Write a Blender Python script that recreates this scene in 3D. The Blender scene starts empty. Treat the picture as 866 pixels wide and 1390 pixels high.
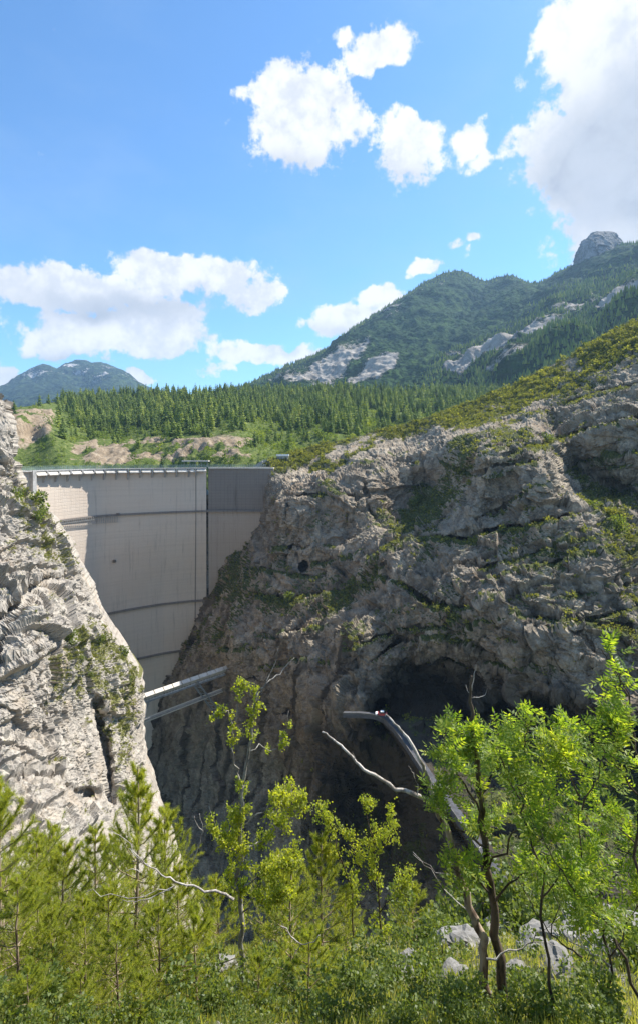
import bpy, math, random
import numpy as np
from mathutils import Vector
R = math.radians
random.seed(7)
RNG = np.random.default_rng(11)
SC = bpy.context.scene
COL = SC.collection

# ------------------------------------------------------------------ camera, world, sun, exposure
F, CX, CY = 722.0, 433.0, 620.0            # focal length in photo pixels, principal column, horizon row
cam_d = bpy.data.cameras.new('camera'); cam = bpy.data.objects.new('camera', cam_d); COL.objects.link(cam)
cam.location = (0, 0, 0); cam.rotation_euler = (R(90), 0, 0)
cam_d.sensor_fit = 'HORIZONTAL'; cam_d.sensor_width = 24.0; cam_d.lens = 24.0 * F / 866.0
cam_d.shift_y = -(695.0 - CY) / 866.0; cam_d.clip_start = 0.1; cam_d.clip_end = 60000
SC.camera = cam
SUN_AZ, SUN_EL = 58.0, 50.0               # azimuth from +Y (view) towards +X, elevation
S = Vector((math.sin(R(SUN_AZ)) * math.cos(R(SUN_EL)), math.cos(R(SUN_AZ)) * math.cos(R(SUN_EL)), math.sin(R(SUN_EL))))
sl = bpy.data.lights.new('sun', 'SUN'); sl.energy = 5.0; sl.angle = R(0.5); sl.color = (1.0, 0.955, 0.89)
so = bpy.data.objects.new('sun', sl); COL.objects.link(so); so.rotation_euler = S.to_track_quat('Z', 'Y').to_euler()
SC.view_settings.view_transform = 'Standard'; SC.view_settings.look = 'None'
SC.view_settings.exposure = 1.0; SC.view_settings.gamma = 1.0
try: SC.view_settings.use_curve_mapping = False
except Exception: pass
SC.cycles.max_bounces = 6; SC.cycles.diffuse_bounces = 3; SC.cycles.transparent_max_bounces = 8
SC.cycles.volume_bounces = 0

class NT:
    """small helper to write node trees as expressions"""
    def __init__(s, tree): s.t = tree; tree.nodes.clear()
    def n(s, typ, **kw):
        nd = s.t.nodes.new(typ)
        for k, v in kw.items(): setattr(nd, k, v)
        return nd
    def put(s, inp, v):
        if v is None: return
        if hasattr(v, 'links') or isinstance(v, bpy.types.NodeSocket): s.t.links.new(v, inp)
        else: inp.default_value = v
    def m(s, op, a, b=None, c=None, clamp=False):
        nd = s.n('ShaderNodeMath', operation=op); nd.use_clamp = clamp
        s.put(nd.inputs[0], a); s.put(nd.inputs[1], b); s.put(nd.inputs[2], c); return nd.outputs[0]
    def v(s, op, a, b=None):
        nd = s.n('ShaderNodeVectorMath', operation=op); s.put(nd.inputs[0], a); s.put(nd.inputs[1], b)
        return nd.outputs[1] if op in ('DOT_PRODUCT', 'LENGTH') else nd.outputs[0]
    def noise(s, vec, scale, detail=4, rough=0.55, dist=0.0, lac=2.0):
        nd = s.n('ShaderNodeTexNoise'); s.put(nd.inputs['Vector'], vec); nd.inputs['Scale'].default_value = scale
        nd.inputs['Detail'].default_value = detail; nd.inputs['Roughness'].default_value = rough
        nd.inputs['Distortion'].default_value = dist; nd.inputs['Lacunarity'].default_value = lac
        return nd.outputs[0]
    def step(s, x, lo, hi, smooth=True):
        nd = s.n('ShaderNodeMapRange'); nd.interpolation_type = 'SMOOTHSTEP' if smooth else 'LINEAR'; nd.clamp = True
        s.put(nd.inputs[0], x); nd.inputs[1].default_value = lo; nd.inputs[2].default_value = hi; return nd.outputs[0]
    def mix(s, f, a, b, typ='MIX'):
        nd = s.n('ShaderNodeMix', data_type='RGBA', blend_type=typ)
        s.put(nd.inputs[0], f); s.put(nd.inputs[6], a if not isinstance(a, tuple) else a + (1,) * (4 - len(a)))
        s.put(nd.inputs[7], b if not isinstance(b, tuple) else b + (1,) * (4 - len(b))); return nd.outputs[2]
    def ramp(s, f, stops):
        nd = s.n('ShaderNodeValToRGB'); el = nd.color_ramp.elements
        while len(el) < len(stops): el.new(0.5)
        for e, (p, c) in zip(el, stops): e.position = p; e.color = tuple(c) + (1,)
        s.put(nd.inputs[0], f); return nd.outputs[0]
    def mapping(s, vec, scale=(1, 1, 1), rot=(0, 0, 0), loc=(0, 0, 0)):
        nd = s.n('ShaderNodeMapping'); s.put(nd.inputs[0], vec); nd.inputs['Scale'].default_value = scale
        nd.inputs['Rotation'].default_value = rot; nd.inputs['Location'].default_value = loc; return nd.outputs[0]

# ---- world: Nishita sky with cumulus clouds laid out by direction
W = bpy.data.worlds.new('World'); SC.world = W; W.use_nodes = True
t = NT(W.node_tree)
skyn = t.n('ShaderNodeTexSky'); skyn.sky_type = 'NISHITA'; skyn.sun_disc = False
skyn.sun_elevation = R(SUN_EL); skyn.sun_rotation = R(SUN_AZ); skyn.altitude = 800; skyn.air_density = 1.0
skyn.dust_density = 0.6; skyn.ozone_density = 2.2
D = t.n('ShaderNodeTexCoord').outputs['Generated']
D = t.v('NORMALIZE', D)
sep = t.n('ShaderNodeSeparateXYZ'); t.put(sep.inputs[0], D)
def direction(px, py):
    v = Vector(((px - CX) / F, 1.0, (CY - py) / F)); return v.normalized()
def sky_warp(vec):
    a = t.n('ShaderNodeTexNoise'); t.put(a.inputs['Vector'], vec); a.inputs['Scale'].default_value = 7.0; a.inputs['Detail'].default_value = 5
    a.inputs['Roughness'].default_value = 0.6
    w = t.v('SUBTRACT', a.outputs['Color'], (0.5, 0.5, 0.5))
    sc = t.n('ShaderNodeVectorMath', operation='SCALE'); t.put(sc.inputs[0], w); sc.inputs['Scale'].default_value = 0.10
    return t.v('ADD', vec, sc.outputs[0])
# blobs: px, py, half width px, half height px, weight
CLOUDS = [(410, 165, 92, 72, 1.0), (455, 190, 45, 50, .6), (385, 120, 40, 30, .5), (345, 180, 35, 25, .5), (500, 75, 55, 34, .9), (462, 45, 22, 20, .6),
          (530, 90, 28, 22, .55), (552, 210, 56, 44, .95), (590, 180, 30, 30, .5), (578, 252, 20, 18, .4), (636, 188, 32, 32, .8),
          (842, 110, 106, 138, 1.4), (768, 190, 84, 66, 1.0), (735, 245, 56, 36, .75), (700, 285, 45, 30, .5), (760, 60, 60, 50, .7), (900, 200, 140, 150, 1.4), (860, 20, 110, 80, 1.2),
          (960, 60, 150, 120, 1.0),
          (110, 390, 120, 36, 1.05), (235, 378, 90, 36, 1.05), (300, 368, 58, 34, .9), (340, 402, 58, 24, .75), (30, 385, 55, 28, .9),
          (150, 450, 135, 36, 1.15), (70, 462, 70, 32, .95), (220, 440, 70, 36, 1.0), (290, 350, 30, 20, .6), (-60, 400, 90, 40, .8),
          (345, 480, 66, 24, .95), (300, 500, 40, 20, .7), (470, 428, 70, 30, 1.0), (510, 405, 50, 30, 1.0), (435, 445, 40, 20, .8), (400, 490, 60, 22, .8),
          (583, 362, 32, 18, .8), (630, 322, 22, 12, .6), (605, 332, 20, 10, .5), (680, 305, 35, 20, .5), (778, 345, 26, 16, .55), (838, 316, 22, 12, .5), (832, 273, 20, 9, .5),
          (10, 510, 40, 26, .9), (186, 512, 26, 14, .8), (-40, 500, 60, 40, .9), (625, 345, 26, 13, .5),
          (840, 350, 60, 16, .3), (750, 270, 60, 30, .6), (700, 292, 50, 16, .55), (660, 215, 26, 22, .7)]
def cloud_field(vec, fine=True):
    wv = sky_warp(vec); acc = None
    for (px, py, rx, ry, wt) in CLOUDS:
        c = direction(px, py); k = math.cos(math.atan(math.hypot(px - CX, py - CY) / F))
        h = Vector((c.y, -c.x, 0)).normalized(); u = c.cross(h) * -1
        df = t.v('SUBTRACT', wv, tuple(c))
        a = t.m('MULTIPLY', t.v('DOT_PRODUCT', df, tuple(h)), F / (rx * k * .98))
        b = t.m('MULTIPLY', t.v('DOT_PRODUCT', df, tuple(u)), F / (ry * k * .98))
        q = t.m('ADD', t.m('MULTIPLY', a, a), t.m('MULTIPLY', b, b))
        g = t.m('MULTIPLY', t.m('EXPONENT', t.m('MULTIPLY', q, -0.9)), wt)
        acc = g if acc is None else t.m('SMOOTH_MAX', acc, g, 0.25)
    return acc
gen = t.m('MULTIPLY', t.step(t.noise(t.mapping(D, scale=(2.0, 2.0, 4.0)), 1.6, 6, 0.6), 0.50, 0.70), 1.0)
front = t.m('MULTIPLY', t.step(sep.outputs[1], 0.35, 0.62), t.step(sep.outputs[2], 0.85, 0.62))
gen = t.m('MULTIPLY', gen, t.m('SUBTRACT', 1.0, front))
fld = t.m('ADD', cloud_field(D), gen)
nz = t.noise(D, 10.0, 9, 0.66)
nz2 = t.noise(D, 34.0, 6, 0.6)
den = t.m('ADD', fld, t.m('ADD', t.m('MULTIPLY', t.m('SUBTRACT', nz, 0.5), 1.25), t.m('MULTIPLY', t.m('SUBTRACT', nz2, 0.5), 0.75)))
alpha = t.step(den, 0.44, 0.64)
Ds = t.v('ADD', D, tuple(S * 0.035))                       # a second look a little towards the sun: self-shading
nzs = t.noise(Ds, 9.0, 5, 0.6)
thick = t.step(t.m('ADD', fld, t.m('MULTIPLY', nzs, 1.1)), 1.25, 2.6)
grey = None
for (px, py, rx, ry, wt) in [(862, 175, 68, 62, 1.0), (805, 232, 62, 26, .7), (920, 230, 110, 80, 1.2), (150, 426, 120, 13, .8), (110, 402, 70, 11, .6), (60, 484, 110, 12, .8), (260, 416, 80, 12, .7), (470, 455, 60, 12, .6), (555, 240, 50, 14, .5), (400, 222, 60, 16, .5), (420, 215, 60, 14, .15), (30, 512, 50, 12, .4)]:
    c = direction(px, py); h = Vector((c.y, -c.x, 0)).normalized(); u = c.cross(h) * -1
    df = t.v('SUBTRACT', sky_warp(D) if grey is None else wv_, tuple(c))
    if grey is None: wv_ = df.node.inputs[0].links[0].from_socket
    a = t.m('MULTIPLY', t.v('DOT_PRODUCT', df, tuple(h)), F / rx); b = t.m('MULTIPLY', t.v('DOT_PRODUCT', df, tuple(u)), F / ry)
    g = t.m('MULTIPLY', t.m('EXPONENT', t.m('MULTIPLY', t.m('ADD', t.m('MULTIPLY', a, a), t.m('MULTIPLY', b, b)), -1.0)), wt)
    grey = g if grey is None else t.m('ADD', grey, g)
grey = t.m('MULTIPLY', t.m('MINIMUM', grey, 1.0), t.m('ADD', 0.35, nzs), clamp=True)
ccol = t.mix(grey, (4.3, 4.35, 4.45), (1.9, 2.15, 2.6))
ccol = t.mix(t.m('MULTIPLY', t.step(t.m('ADD', t.m('MULTIPLY', nzs, 0.6), t.m('MULTIPLY', nz2, 0.4)), 0.56, 0.40), 0.6), ccol, (2.5, 2.75, 3.2))
skyc = t.mix(1.0, skyn.outputs[0], (0.57, 0.84, 1.0), 'MULTIPLY')
thin = t.m('MULTIPLY', t.step(t.noise(t.mapping(D, scale=(1, 1, 2.2)), 2.6, 6, 0.6), 0.42, 0.8), 0.30)
skyc = t.mix(thin, skyc, (1.9, 2.7, 3.9))
fin = t.mix(alpha, skyc, ccol)
bg = t.n('ShaderNodeBackground'); bg.inputs['Strength'].default_value = 0.125; t.put(bg.inputs[0], fin)
wo = t.n('ShaderNodeOutputWorld'); t.t.links.new(bg.outputs[0], wo.inputs[0])

# ------------------------------------------------------------------ helpers
def P(px, py, d): return Vector(((px - CX) / F * d, d, (CY - py) / F * d))
def tag(o, label=None, cat=None, group=None, kind=None):
    if label: o['label'] = label
    if cat: o['category'] = cat
    if group: o['group'] = group
    if kind: o['kind'] = kind
    return o
def empty(name, loc, label=None, cat=None, group=None):
    o = bpy.data.objects.new(name, None); COL.objects.link(o); o.location = loc; o.empty_display_size = 1
    return tag(o, label, cat, group)
def mesh_np(name, V, Fc, mats, parent=None, smooth=True, matidx=None, attrs=None):
    """V (n,3), Fc (m,3|4) -> object"""
    me = bpy.data.meshes.new(name); V = np.ascontiguousarray(V, dtype=np.float32); Fc = np.ascontiguousarray(Fc, dtype=np.int32)
    k = Fc.shape[1]; m = Fc.shape[0]
    me.vertices.add(len(V)); me.vertices.foreach_set('co', V.ravel())
    me.loops.add(m * k); me.loops.foreach_set('vertex_index', Fc.ravel())
    me.polygons.add(m); me.polygons.foreach_set('loop_start', np.arange(0, m * k, k, dtype=np.int32))
    try: me.polygons.foreach_set('loop_total', np.full(m, k, dtype=np.int32))
    except Exception: pass
    me.polygons.foreach_set('use_smooth', np.full(m, smooth, dtype=bool))
    for q in (mats if isinstance(mats, (list, tuple)) else [mats]): me.materials.append(q)
    if matidx is not None: me.polygons.foreach_set('material_index', np.asarray(matidx, dtype=np.int32))
    for an, av in (attrs or {}).items():
        a = me.attributes.new(an, 'FLOAT', 'POINT'); a.data.foreach_set('value', np.asarray(av, dtype=np.float32).ravel())
    me.update(calc_edges=True); me.validate()
    o = bpy.data.objects.new(name, me); COL.objects.link(o)
    if parent is not None: o.parent = parent; o.location = (0, 0, 0)
    return o
class MB:
    """collects polygons of mixed size and builds ONE mesh object"""
    def __init__(s): s.v = []; s.f = []; s.mi = []
    def add(s, vs, fs, mi=0):
        b = len(s.v); s.v += [tuple(x) for x in vs]; s.f += [tuple(i + b for i in f) for f in fs]; s.mi += [mi] * len(fs)
    def box(s, c, sz, ax=None, mi=0):
        ax = ax or (Vector((1, 0, 0)), Vector((0, 1, 0)), Vector((0, 0, 1))); c = Vector(c)
        vs = [c + ax[0] * (i * sz[0] / 2) + ax[1] * (j * sz[1] / 2) + ax[2] * (k * sz[2] / 2) for i in (-1, 1) for j in (-1, 1) for k in (-1, 1)]
        s.add(vs, [(0, 1, 3, 2), (4, 6, 7, 5), (0, 4, 5, 1), (2, 3, 7, 6), (0, 2, 6, 4), (1, 5, 7, 3)], mi)
    def bar(s, a, b, w, h, up=(0, 0, 1), mi=0):
        a = Vector(a); b = Vector(b); d = (b - a); L = d.length; d.normalize(); sd = d.cross(Vector(up)).normalized(); u = sd.cross(d).normalized()
        s.box((a + b) / 2, (L, w, h), (d, sd, u), mi)
    def tube(s, pts, rad, n=6, mi=0, cap=True):
        pts = [Vector(p) for p in pts]; rings = []
        for i, p in enumerate(pts):
            d = (pts[min(i + 1, len(pts) - 1)] - pts[max(i - 1, 0)]).normalized()
            a = d.orthogonal().normalized() if i == 0 else (prev - d * prev.dot(d)).normalized()
            prev = a; b = d.cross(a); r = rad[i] if hasattr(rad, '__len__') else rad
            rings.append([p + (a * math.cos(6.2832 * k / n) + b * math.sin(6.2832 * k / n)) * r for k in range(n)])
        vs = [q for r_ in rings for q in r_]
        fs = [(i * n + k, i * n + (k + 1) % n, (i + 1) * n + (k + 1) % n, (i + 1) * n + k) for i in range(len(pts) - 1) for k in range(n)]
        if cap: fs += [tuple(range(n))[::-1], tuple((len(pts) - 1) * n + k for k in range(n))]
        s.add(vs, fs, mi)
    def build(s, name, mats, parent=None, smooth=False, origin=None):
        me = bpy.data.meshes.new(name); o0 = Vector(origin) if origin is not None else Vector((0, 0, 0))
        if parent is not None and origin is None: o0 = parent.location.copy()
        me.from_pydata([Vector(v) - o0 for v in s.v], [], s.f)
        for q in (mats if isinstance(mats, (list, tuple)) else [mats]): me.materials.append(q)
        me.polygons.foreach_set('material_index', s.mi); me.polygons.foreach_set('use_smooth', [smooth] * len(s.f)); me.update()
        o = bpy.data.objects.new(name, me); COL.objects.link(o)
        if parent is not None: o.parent = parent
        else: o.location = o0
        return o
# ---- numpy noise
_perm = np.random.default_rng(3).permutation(256).astype(np.int32); _perm = np.concatenate([_perm, _perm, _perm])
_gr = np.random.default_rng(4).normal(size=(256, 3)); _gr /= np.linalg.norm(_gr, axis=1)[:, None]; _gr = _gr.astype(np.float32)
def perlin(p):
    p = np.asarray(p, dtype=np.float32); sh = p.shape[:-1]; p = p.reshape(-1, 3)
    i = np.floor(p).astype(np.int32); f = (p - i).astype(np.float32); i &= 255; u = f * f * f * (f * (f * 6 - 15) + 10); r = np.zeros(len(p), np.float32)
    for a in (0, 1):
        for b in (0, 1):
            for c in (0, 1):
                h = _perm[_perm[_perm[(i[:, 0] + a) & 255] + ((i[:, 1] + b) & 255)] + ((i[:, 2] + c) & 255)]
                g = _gr[h]; dt = g[:, 0] * (f[:, 0] - a) + g[:, 1] * (f[:, 1] - b) + g[:, 2] * (f[:, 2] - c)
                w = (u[:, 0] if a else 1 - u[:, 0]) * (u[:, 1] if b else 1 - u[:, 1]) * (u[:, 2] if c else 1 - u[:, 2]); r += w * dt
    return (r * 1.5).reshape(sh)
def fbm(p, scale, octv=5, gain=0.5, off=0.0, ridge=False):
    p = np.asarray(p) / scale + off; a = 1.0; s = 0; tot = 0
    for o in range(octv):
        n = perlin(p); s = s + a * ((1 - 2 * np.abs(n)) if ridge else n); tot += a; a *= gain; p = p * 2.03 + 17.7
    return s / tot
def cells(p, scale, off=0.0):
    """Voronoi: returns (distance to nearest cell, F2-F1, per cell random)"""
    p = np.asarray(p, dtype=np.float32) / scale + off; sh = p.shape[:-1]; p = p.reshape(-1, 3); i = np.floor(p).astype(np.int32); f = p - i
    d1 = np.full(len(p), 9., np.float32); d2 = d1.copy(); idv = np.zeros(len(p), np.float32); fc = idv.copy()
    for a in (-1, 0, 1):
        for b in (-1, 0, 1):
            for c in (-1, 0, 1):
                h = _perm[_perm[_perm[(i[:, 0] + a) & 255] + ((i[:, 1] + b) & 255)] + ((i[:, 2] + c) & 255)]
                q = np.stack([a + .5 + _gr[h, 0] * .45, b + .5 + _gr[h, 1] * .45, c + .5 + _gr[h, 2] * .45], -1) - f
                d = (q * q).sum(-1); m = d < d1
                d2 = np.where(m, d1, np.minimum(d2, d)); idv = np.where(m, h / 255.0, idv); g2 = _gr[(h * 7 + 31) & 255]; fc = np.where(m, (q * g2).sum(-1), fc); d1 = np.where(m, d, d1)
    d1 = np.sqrt(d1); d2 = np.sqrt(d2); return fc.reshape(sh), (d2 - d1).reshape(sh), idv.reshape(sh)
def rbf(pts, Q, soft=25.0):
    """smooth interpolation of log depth over scattered control points (a, b, depth)"""
    pts = np.array(pts, float); X = pts[:, :2]; y = np.log(pts[:, 2]); n = len(X)
    ph = lambda d2: np.sqrt(d2 + soft * soft)
    A = np.zeros((n + 3, n + 3)); A[:n, :n] = ph(((X[:, None] - X[None]) ** 2).sum(-1)); A[:n, n] = 1; A[:n, n + 1:] = X; A[n, :n] = 1; A[n + 1:, :n] = X.T
    A[:n, :n] += np.eye(n) * 1e-3
    w = np.linalg.solve(A, np.concatenate([y, [0, 0, 0]])); sh = Q.shape[:-1]; q = Q.reshape(-1, 2); out = np.zeros(len(q))
    for k in range(n): out += w[k] * ph((q[:, 0] - X[k, 0]) ** 2 + (q[:, 1] - X[k, 1]) ** 2)
    out += w[n] + q @ w[n + 1:]; return np.exp(out).reshape(sh)
def sst(x, a, b):
    tt = np.clip((x - a) / (b - a), 0, 1); return tt * tt * (3 - 2 * tt)
def unproj(px, py, d): return np.stack([(px - CX) / F * d, d, (CY - py) / F * d], -1)
def gnormal(Pt):
    a = np.gradient(Pt, axis=0); b = np.gradient(Pt, axis=1); n = np.cross(a, b); n /= (np.linalg.norm(n, axis=-1, keepdims=True) + 1e-9)
    c = (n * Pt).sum(-1, keepdims=True); return np.where(c > 0, -n, n)      # facing the viewer's side
def grid_faces(nu, nv):
    i = np.arange((nu - 1) * (nv - 1)); a = (i // (nv - 1)) * nv + i % (nv - 1); return np.stack([a, a + 1, a + nv + 1, a + nv], -1)
def lerp_line(x, pts):
    pts = np.array(pts, float); return np.interp(x, pts[:, 0], pts[:, 1])
def poly_mask(px, py, poly, soft=6.0):
    """soft inside-mask of a polygon outline"""
    x = px.ravel(); y = py.ravel(); n = len(poly); ins = np.zeros(len(x), bool); dm = np.full(len(x), 1e9)
    for k in range(n):
        x0, y0 = poly[k]; x1, y1 = poly[(k + 1) % n]
        c = ((y0 > y) != (y1 > y)) & (x < (x1 - x0) * (y - y0) / ((y1 - y0) + 1e-9) + x0); ins ^= c
        L = (x1 - x0) ** 2 + (y1 - y0) ** 2 + 1e-9; tt = np.clip(((x - x0) * (x1 - x0) + (y - y0) * (y1 - y0)) / L, 0, 1)
        dm = np.minimum(dm, np.hypot(x - x0 - tt * (x1 - x0), y - y0 - tt * (y1 - y0)))
    return np.clip(0.5 + np.where(ins, dm, -dm) / (2 * soft), 0, 1).reshape(px.shape)

# ------------------------------------------------------------------ materials
def new_mat(name):
    m = bpy.data.materials.new(name); m.use_nodes = True; return m, NT(m.node_tree)
def finish(t, col, rough=0.9, bump=None, bump_d=1.0, strength=1.0, spec=0.2, metal=0.0, trans=None):
    b = t.n('ShaderNodeBsdfPrincipled'); t.put(b.inputs['Base Color'], col if not isinstance(col, tuple) else col + (1,) * (4 - len(col)))
    t.put(b.inputs['Roughness'], rough); b.inputs['Specular IOR Level'].default_value = spec; b.inputs['Metallic'].default_value = metal
    if bump is not None:
        q = t.n('ShaderNodeBump'); q.inputs['Distance'].default_value = bump_d; q.inputs['Strength'].default_value = strength
        t.put(q.inputs['Height'], bump); t.t.links.new(q.outputs[0], b.inputs['Normal'])
    o = t.n('ShaderNodeOutputMaterial')
    if trans is None: t.t.links.new(b.outputs[0], o.inputs[0])
    else:
        tr = t.n('ShaderNodeBsdfTranslucent'); t.put(tr.inputs[0], trans[1]); ms = t.n('ShaderNodeMixShader'); ms.inputs[0].default_value = trans[0]
        t.t.links.new(b.outputs[0], ms.inputs[1]); t.t.links.new(tr.outputs[0], ms.inputs[2]); t.t.links.new(ms.outputs[0], o.inputs[0])
def rock_mat(name, light, mid, dark, warm, size=1.0, streak=0.6, moss=(0.075, 0.085, 0.03), warm_amt=0.4, stain_shade_amt=0.88):
    m, t = new_mat(name); p = t.n('ShaderNodeTexCoord').outputs['Object']
    big = t.noise(p, 0.035 / size, 5, 0.6); med = t.noise(p, 0.22 / size, 8, 0.68, 0.4); fine = t.noise(p, 1.6 / size, 8, 0.75)
    st = t.noise(t.mapping(p, scale=(1, 1, 0.10)), 0.28 / size, 6, 0.65, 0.3)
    lay = t.noise(t.mapping(p, scale=(0.25, 0.25, 1.6), rot=(0.15, -0.25, 0)), 0.5 / size, 6, 0.7)
    c = t.ramp(t.m('ADD', t.m('MULTIPLY', med, 0.6), t.m('MULTIPLY', fine, 0.4)), [(0.34, dark), (0.47, mid), (0.60, light)])
    c = t.mix(t.m('MULTIPLY', t.step(t.noise(p, 0.07 / size, 6, 0.65), 0.50, 0.68), warm_amt), c, warm)
    c = t.mix(t.m('MULTIPLY', t.step(st, 0.54, 0.72), streak), c, dark)
    c = t.mix(t.m('MULTIPLY', t.step(lay, 0.56, 0.70), 0.45), c, dark)
    c = t.mix(t.m('MULTIPLY', t.step(big, 0.45, 0.62), 0.35), c, mid)
    vg = t.n('ShaderNodeAttribute', attribute_name='veg').outputs['Fac']; stn_shd = t.n('ShaderNodeAttribute', attribute_name='stain_shade').outputs['Fac']
    c = t.mix(t.m('MULTIPLY', stn_shd, stain_shade_amt), c, tuple(x * 0.28 for x in mid))  # darkens by random stain tone and by shade painted into the mask
    gcol = t.ramp(fine, [(0.3, tuple(x * 0.5 for x in moss)), (0.52, moss), (0.7, (moss[0] * 2.0, moss[1] * 1.7, moss[2] * 1.7))])
    c = t.mix(t.step(t.m('ADD', vg, t.m('MULTIPLY', t.m('SUBTRACT', t.noise(p, 0.9 / size, 6, 0.7), 0.5), 1.3)), 0.42, 0.62), c, gcol)
    cr = t.n('ShaderNodeTexVoronoi', feature='DISTANCE_TO_EDGE'); t.put(cr.inputs['Vector'], t.mapping(p, scale=(1, 1, 1.5), rot=(0.2, 0.3, 0))); cr.inputs['Scale'].default_value = 0.45 / size
    wob = t.m('ADD', t.step(cr.outputs[0], 0.0, 0.10), t.m('MULTIPLY', fine, 0.8))
    h = t.m('ADD', t.m('MULTIPLY', med, 2.2), t.m('ADD', t.m('MULTIPLY', fine, 1.0), t.m('MULTIPLY', lay, 1.1)))
    h = t.m('ADD', h, t.m('MULTIPLY', t.noise(p, 5.0 / size, 5, 0.7), 0.35))
    h = t.m('ADD', h, t.m('MULTIPLY', wob, 0.12))
    finish(t, c, 0.95, h, 0.22 * size, 1.0, spec=0.1); return m
M = {}
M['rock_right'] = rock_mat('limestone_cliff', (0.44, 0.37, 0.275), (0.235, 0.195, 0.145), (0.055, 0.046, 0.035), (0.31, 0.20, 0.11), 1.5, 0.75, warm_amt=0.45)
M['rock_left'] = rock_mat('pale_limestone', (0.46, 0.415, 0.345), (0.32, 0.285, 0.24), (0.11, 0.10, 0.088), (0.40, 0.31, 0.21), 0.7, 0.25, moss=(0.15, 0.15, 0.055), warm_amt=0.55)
M['boulder'] = rock_mat('pale_boulder', (0.27, 0.255, 0.235), (0.20, 0.19, 0.17), (0.13, 0.12, 0.11), (0.5, 0.43, 0.33), 0.06, 0.2)
def plain(name, col, rough=0.8, metal=0.0, var=0.25, sc=0.5, bump=0.0, spec=0.3):
    m, t = new_mat(name); p = t.n('ShaderNodeTexCoord').outputs['Object']; n = t.noise(p, sc, 6, 0.65)
    c = t.mix(t.m('MULTIPLY', t.step(n, 0.35, 0.7), 1.0), tuple(x * (1 - var) for x in col), tuple(min(1, x * (1 + var)) for x in col))
    finish(t, c, rough, n if bump else None, bump, spec=spec, metal=metal); return m
M['metal'] = plain('galvanised_steel', (0.33, 0.35, 0.36), 0.5, 0.3)
M['rail'] = plain('green_grey_railing', (0.20, 0.27, 0.25), 0.6)
M['white'] = plain('white_paint', (0.78, 0.78, 0.76), 0.5, var=0.05)
M['asphalt'] = plain('road_asphalt', (0.075, 0.075, 0.08), 0.9, sc=0.8)
M['pale_conc'] = plain('pale_concrete', (0.62, 0.57, 0.49), 0.85, var=0.12, sc=0.6)
M['grey_conc'] = plain('grey_concrete', (0.36, 0.35, 0.33), 0.9, var=0.2, sc=0.4)
M['old_wall'] = plain('weathered_wall', (0.10, 0.097, 0.09), 0.9, sc=0.8)
M['dark'] = plain('tunnel_dark', (0.03, 0.03, 0.03), 1.0)
def conc(name, base, dark_amt, line_amt, vert_amt):
    m, t = new_mat(name); p = t.n('ShaderNodeTexCoord').outputs['Object']; sp = t.n('ShaderNodeSeparateXYZ'); t.put(sp.inputs[0], p)
    zz = t.m('ADD', sp.outputs[2], t.m('MULTIPLY', t.noise(p, 0.05, 3), 0.5))
    ln = t.step(t.m('ABSOLUTE', t.m('SUBTRACT', t.m('FRACT', t.m('MULTIPLY', zz, 0.5)), 0.5)), 0.38, 0.5)
    u = t.n('ShaderNodeAttribute', attribute_name='arc').outputs['Fac']
    vl = t.step(t.m('ABSOLUTE', t.m('SUBTRACT', t.m('FRACT', t.m('MULTIPLY', u, 1 / 3.1)), 0.5)), 0.44, 0.5)
    lvl = t.noise(t.mapping(p, scale=(0.02, 0.02, 1.0)), 0.5, 3, 0.6)
    big = t.noise(p, 0.03, 6, 0.6); fine = t.noise(p, 0.9, 8, 0.7)
    cu = t.n('ShaderNodeCombineXYZ'); t.put(cu.inputs[0], u); t.put(cu.inputs[2], t.m('MULTIPLY', sp.outputs[2], 0.06))
    st = t.noise(cu.outputs[0], 0.45, 6, 0.75)
    c = t.mix(t.m('MULTIPLY', big, 0.6), base, tuple(x * 0.78 for x in base))
    c = t.mix(t.m('MULTIPLY', t.step(lvl, 0.45, 0.65), 0.25), c, tuple(x * 0.72 for x in base))
    c = t.mix(t.m('MULTIPLY', fine, 0.25), c, tuple(x * 0.6 for x in base))
    c = t.mix(t.m('MULTIPLY', t.step(t.noise(p, 0.018, 4, 0.6), 0.42, 0.62), 0.30), c, (base[0] * .86, base[1] * .76, base[2] * .68)); c = t.mix(t.m('MULTIPLY', ln, line_amt), c, tuple(x * 0.5 for x in base)); c = t.mix(t.m('MULTIPLY', vl, vert_amt), c, tuple(x * 0.5 for x in base))
    c = t.mix(t.m('MULTIPLY', t.step(st, 0.52, 0.72), dark_amt), c, (base[0] * 0.38, base[1] * 0.37, base[2] * 0.37))
    h = t.m('ADD', t.m('MULTIPLY', t.m('MAXIMUM', ln, vl), -0.12), t.m('MULTIPLY', fine, 0.25))
    finish(t, c, 0.9, h, 0.5, 1.0, spec=0.15); return m
M['conc'] = conc('dam_concrete', (0.69, 0.585, 0.475), 0.62, 0.09, 0.06)
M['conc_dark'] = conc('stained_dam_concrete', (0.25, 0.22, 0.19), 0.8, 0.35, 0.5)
M['conc_mid'] = conc('mid_dam_concrete', (0.46, 0.395, 0.33), 0.8, 0.15, 0.3)  # middle tone for the lower wing
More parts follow.
